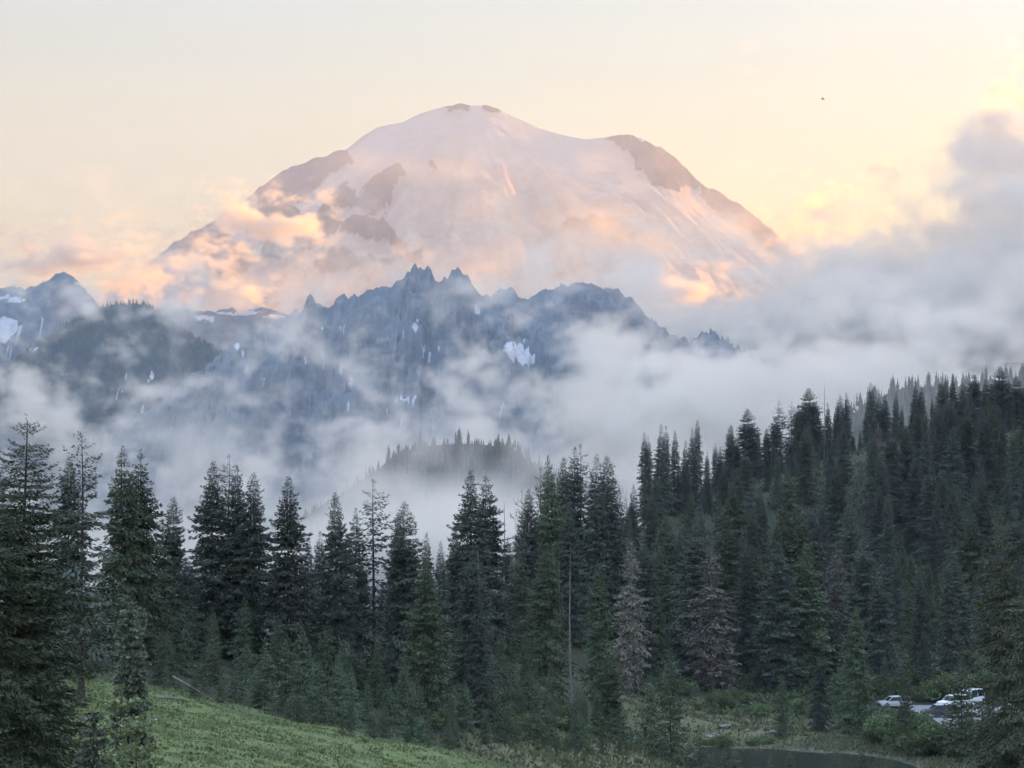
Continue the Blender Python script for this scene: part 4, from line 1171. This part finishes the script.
L = rg.uniform(.07, .19, n) * (1 + .9 * np.clip(cl, -.3, .7))
v, f = sprays(b0, d, sd, np.cross(sd, d), L, L * rg.uniform(.5, 1.0, n), rg.uniform(-.1, .2, n))
gm, gb, gg = material("meadow_grass", .8, .2)
tcg = gg.n("ShaderNodeTexCoord").outputs["Object"]
cgr = gg.mix(gg.rng(gg.noise(tcg, 1.1, 5, .7), .35, .65), (.125, .152, .066), (.215, .245, .112))
cgr = gg.mix(gg.rng(gg.noise(tcg, .22, 4), .50, .74, 0, .65), cgr, (.20, .18, .095))
gm.node_tree.links.new(cgr, gb.inputs["Base Color"])
tag(link_mesh('meadow_grass', mesh_np('meadow_grass', v, f), gm), "tufted green grass and herbs covering the meadow slope", None, None, "stuff")

# dry grass and sedge on the flat ground round the pond
rg = np.random.RandomState(78)
N = 120000
gx = rg.uniform(-8, 60, N); gy = rg.uniform(150, 300, N)
fd = poly_dist(gx, gy, FLAT) + 5 * fbm(gx / 7, gy / 7, 3); pdx = poly_dist(gx, gy, POND)
keep = (np.minimum(fd, np.abs(pdx - 6) - 7) < 3 * rg.rand(N)) & (pdx > .1) & (fbm(gx / 2.2, gy / 2.2, 3) > -.5 + .6 * rg.rand(N))
gx, gy = gx[keep], gy[keep]; n = len(gx)
gzv = np.concatenate([ground_z(gx[i:i + 20000], gy[i:i + 20000]) for i in range(0, n, 20000)])
d = norm(np.stack([rg.normal(size=n) * .4, rg.normal(size=n) * .4, np.ones(n)], -1))
sd = norm(np.cross(d, np.stack([rg.normal(size=n), rg.normal(size=n), np.zeros(n)], -1)))
L = rg.uniform(.15, .5, n)
v, f = sprays(np.stack([gx, gy, gzv - .03], -1), d, sd, np.cross(sd, d), L, L * rg.uniform(.3, .8, n), rg.uniform(-.1, .2, n))
sm2, sb2, sg2 = material("dry_sedge", .85, .15)
tcg = sg2.n("ShaderNodeTexCoord").outputs["Object"]
c2 = sg2.mix(sg2.rng(sg2.noise(tcg, .35, 6, .7), .35, .65), (.085, .105, .045), (.20, .185, .110))
sm2.node_tree.links.new(c2, sb2.inputs["Base Color"])
tag(link_mesh('bank_grass', mesh_np('bank_grass', v, f), sm2), "dry olive grass and sedge on the flat ground round the pond", None, None, "stuff")

# ------------------------------------------------------------------ cars
def paint(name, col):
    m, b, g = material(name, .35, .5)
    b.inputs["Base Color"].default_value = (*col, 1)
    b.inputs["Coat Weight"].default_value = .4
    return m
GLASS, _b, _ = material("car_glass", .08, .6); _b.inputs["Base Color"].default_value = (.02, .025, .03, 1)
TYRE = plain("tyre_rubber", (.03, .03, .03), .9, .1)
RIM = plain("wheel_rim", (.45, .45, .46), .35, .5, .05, 3, .8)
LAMP = plain("lamp_lens", (.75, .75, .72), .2, .5, .05)
REAR = plain("rear_lamp_lens", (.40, .02, .02), .25, .5, .05)
TRIM = plain("dark_trim", (.03, .03, .03), .6, .3)
def loft(secs):
    """Closed cross-sections joined along the car's length, with end caps."""
    k = len(secs[0]); v = np.array([p for s_ in secs for p in s_], float); f = []
    for i in range(len(secs) - 1):
        for j in range(k):
            f.append((i * k + j, i * k + (j + 1) % k, (i + 1) * k + (j + 1) % k, (i + 1) * k + j))
    return v, f + [tuple(range(k))[::-1], tuple((len(secs) - 1) * k + j for j in range(k))]
def pymesh(name, v, f, mat, parent, smooth_=False, bev=0.0):
    me = bpy.data.meshes.new(name); me.from_pydata([tuple(q) for q in v], [], f); me.update()
    bm = bmesh.new(); bm.from_mesh(me); bmesh.ops.recalc_face_normals(bm, faces=bm.faces)
    if bev:
        bmesh.ops.bevel(bm, geom=[e for e in bm.edges if e.calc_face_angle(0) > .5], offset=bev, segments=2, affect='EDGES')
    bm.to_mesh(me); bm.free()
    for q in me.polygons: q.use_smooth = smooth_
    return link_mesh(name, me, mat, parent)
def car(px, Y, rz, mat, label, L=4.5, W=1.8, H=1.5, hood=.30, tail=.03, z=-32.5, roof_mat=None, van=False):
    """Nose towards -x. hood, tail: shares of the length taken by bonnet and boot."""
    x = (px - 512) / F * Y
    o = empty('parked_car', (x, Y, z), rz)
    bel = H * (.60 if not van else .55); sill = .24; hw = W / 2
    def sec(xx, top, wt, lo=sill, w=1.0):
        return [(xx, -hw * w, lo), (xx, -hw * w * 1.0, (lo + top) * .5), (xx, -hw * w * wt, top), (xx, hw * w * wt, top), (xx, hw * w, (lo + top) * .5), (xx, hw * w, lo)]
    h_ = -L / 2 + hood * L; t_ = L / 2 - tail * L
    v, f = loft([sec(-L / 2, bel * .78, .90, .34, .86), sec(-L / 2 + .10, bel * .86, .90, .26, .93), sec(-L / 2 + .45, bel * .92, .90), sec(h_, bel * 1.0, .92), sec(0, bel * 1.02, .93), sec(t_ - .1, bel * 1.04, .92), sec(L / 2 - .12, bel * (1.0 if tail > .1 else 1.02), .90, .28, .95), sec(L / 2, bel * .94, .88, .36, .88)])
    body = pymesh('body', v, f, mat, o, False, .04)
    rf = H - .06
    def csec(xx, zt, wt, wb=.90):
        return [(xx, -hw * wb, bel * 1.0), (xx, -hw * wt, zt), (xx, hw * wt, zt), (xx, hw * wb, bel * 1.0)]
    c0 = h_ - .05; c1 = h_ + (.62 if not van else .45); c3 = t_ - .02; c2 = c3 - (.30 if tail < .1 else .65)
    v, f = loft([csec(c0, bel + .012, .88), csec(c1, rf, .76), csec((c1 + c2) / 2, rf + .02, .77), csec(c2, rf, .75), csec(c3, bel + .012, .86)])
    pymesh('window', v, f, GLASS, o, False, .02)
    rsec = lambda xx, zz, w: [(xx, -hw * w, zz - .05), (xx, -hw * w * .93, zz + .03), (xx, hw * w * .93, zz + .03), (xx, hw * w, zz - .05)]
    v, f = loft([rsec(c1 - .10, rf - .05, .76), rsec(c1 + .15, rf + .01, .80), rsec((c1 + c2) / 2, rf + .035, .81), rsec(c2 - .1, rf + .01, .80), rsec(c2 + .08, rf - .04, .76)])
    pymesh('roof', v, f, roof_mat or mat, o, False, .015)
    pil = []
    for sy in (-1, 1):
        for xa, xb in ((c0 + .02, c1), ((c1 + c2) / 2, (c1 + c2) / 2), (c3 - .03, c2)):
            v, f = tube_np([(xa, sy * hw * .905, bel), ((xa + xb) / 2, sy * hw * .845, (bel + rf) / 2), (xb, sy * hw * .785, rf)], [.045, .042, .04], 5)
            pil.append((v, f))
    v, f = join_np(pil)
    pymesh('pillar', v, [tuple(q) for q in f.tolist()], mat, o)
    for xx in (-L / 2 + .82, L / 2 - .80):
        for sy in (-1, 1):
            a = np.arange(18) / 18 * math.tau
            ring = lambda r, y: [(xx + r * math.cos(t), y, .33 + r * math.sin(t)) for t in a]
            y0, y1 = sy * (hw - .20), sy * (hw + .012)
            v, f = loft([ring(.33, y0), ring(.33, y1)])
            wh = pymesh('wheel', v, f, TYRE, o, False, .02)
            v, f = loft([ring(.21, y1 - sy * .02), ring(.20, y1 + sy * .012)])
            pymesh('rim', v, f, RIM, wh)
    for sy in (-1, 1):
        for nm, xx, mt, zz in (('headlight', -L / 2 + .06, LAMP, bel * .72), ('tail_light', L / 2 - .07, REAR, bel * .82)):
            bx_ = [(xx + a, sy * hw * .66 + b_, zz + c_) for a in (-.09, .09) for b_ in (-.17, .17) for c_ in (-.07, .07)]
            pymesh(nm, bx_, [(0, 1, 3, 2), (4, 6, 7, 5), (0, 4, 5, 1), (2, 3, 7, 6), (0, 2, 6, 4), (1, 5, 7, 3)], mt, o, False, .02)
    for xx in (-L / 2 - .02, L / 2 - .06):
        bx_ = [(xx + a, b_, .42 + c_) for a in (0, .08) for b_ in (-hw * .8, hw * .8) for c_ in (-.10, .06)]
        pymesh('bumper', bx_, [(0, 1, 3, 2), (4, 6, 7, 5), (0, 4, 5, 1), (2, 3, 7, 6), (0, 2, 6, 4), (1, 5, 7, 3)], TRIM, o, False, .02)
    tag(o, label, "car", "cars in the car park")
    return o
WHITE, SILVER, DARK = paint("white_paint", (.80, .81, .82)), paint("silver_paint", (.50, .53, .54)), paint("dark_paint", (.035, .038, .045))
car(893, 297, .15, SILVER, "silver-green hatchback parked at the left end of the car park", 4.2, 1.75, 1.48, .24, .02)
car(938, 286, .10, DARK, "dark car with a pale roof parked nearest the gap in the bushes", 4.7, 1.85, 1.62, .26, .02, roof_mat=SILVER)
car(952, 296, .5, WHITE, "white car parked behind the dark car", 4.5, 1.8, 1.75, .24, .02)
car(969, 299, .9, WHITE, "white van standing at the back of the car park behind the fir", 4.9, 1.95, 2.15, .14, .02, van=True)
car(974, 288, 1.1, WHITE, "white car parked in front of the van, half hidden by the fir", 4.4, 1.8, 1.5, .26, .12)
car(1021, 294, .3, WHITE, "white car at the far right end of the car park", 4.5, 1.8, 1.5, .28, .15)

# ------------------------------------------------------------------ bird
p = P(823, 99, 260)
span = [(-.34, .02, .05), (-.18, .0, .10), (0, 0, .02), (.18, .0, .09), (.34, .03, .03)]
v1, f1 = tube_np([(0, -.16, 0), (0, -.10, .01), (0, 0, .015), (0, .12, 0), (0, .22, -.005)], [.012, .035, .05, .03, .03], 8)
wv, wf = [], []
for i, (a, b_, c_) in enumerate(span):
    ch = .13 * (1 - abs(a) * 1.9) + .02
    wv += [(a, b_ - ch * .6, c_), (a, b_ + ch * .6, c_ - .01), (a, b_ + ch * .6, c_ - .02), (a, b_ - ch * .6, c_ - .015)]
for i in range(4):
    for k in range(4):
        wf.append((i * 4 + k, i * 4 + (k + 1) % 4, (i + 1) * 4 + (k + 1) % 4, (i + 1) * 4 + k))
v, f = join_np([(v1, f1), (np.array(wv), np.array(wf))])
o = link_mesh('bird', mesh_np('bird', v, f, True), plain("dark_feathers", (.05, .045, .045), .8, .2))
o.location = p; o.rotation_euler = (.1, .25, .9)
tag(o, "tiny dark bird flying in the pale sky right of the summit", "bird")
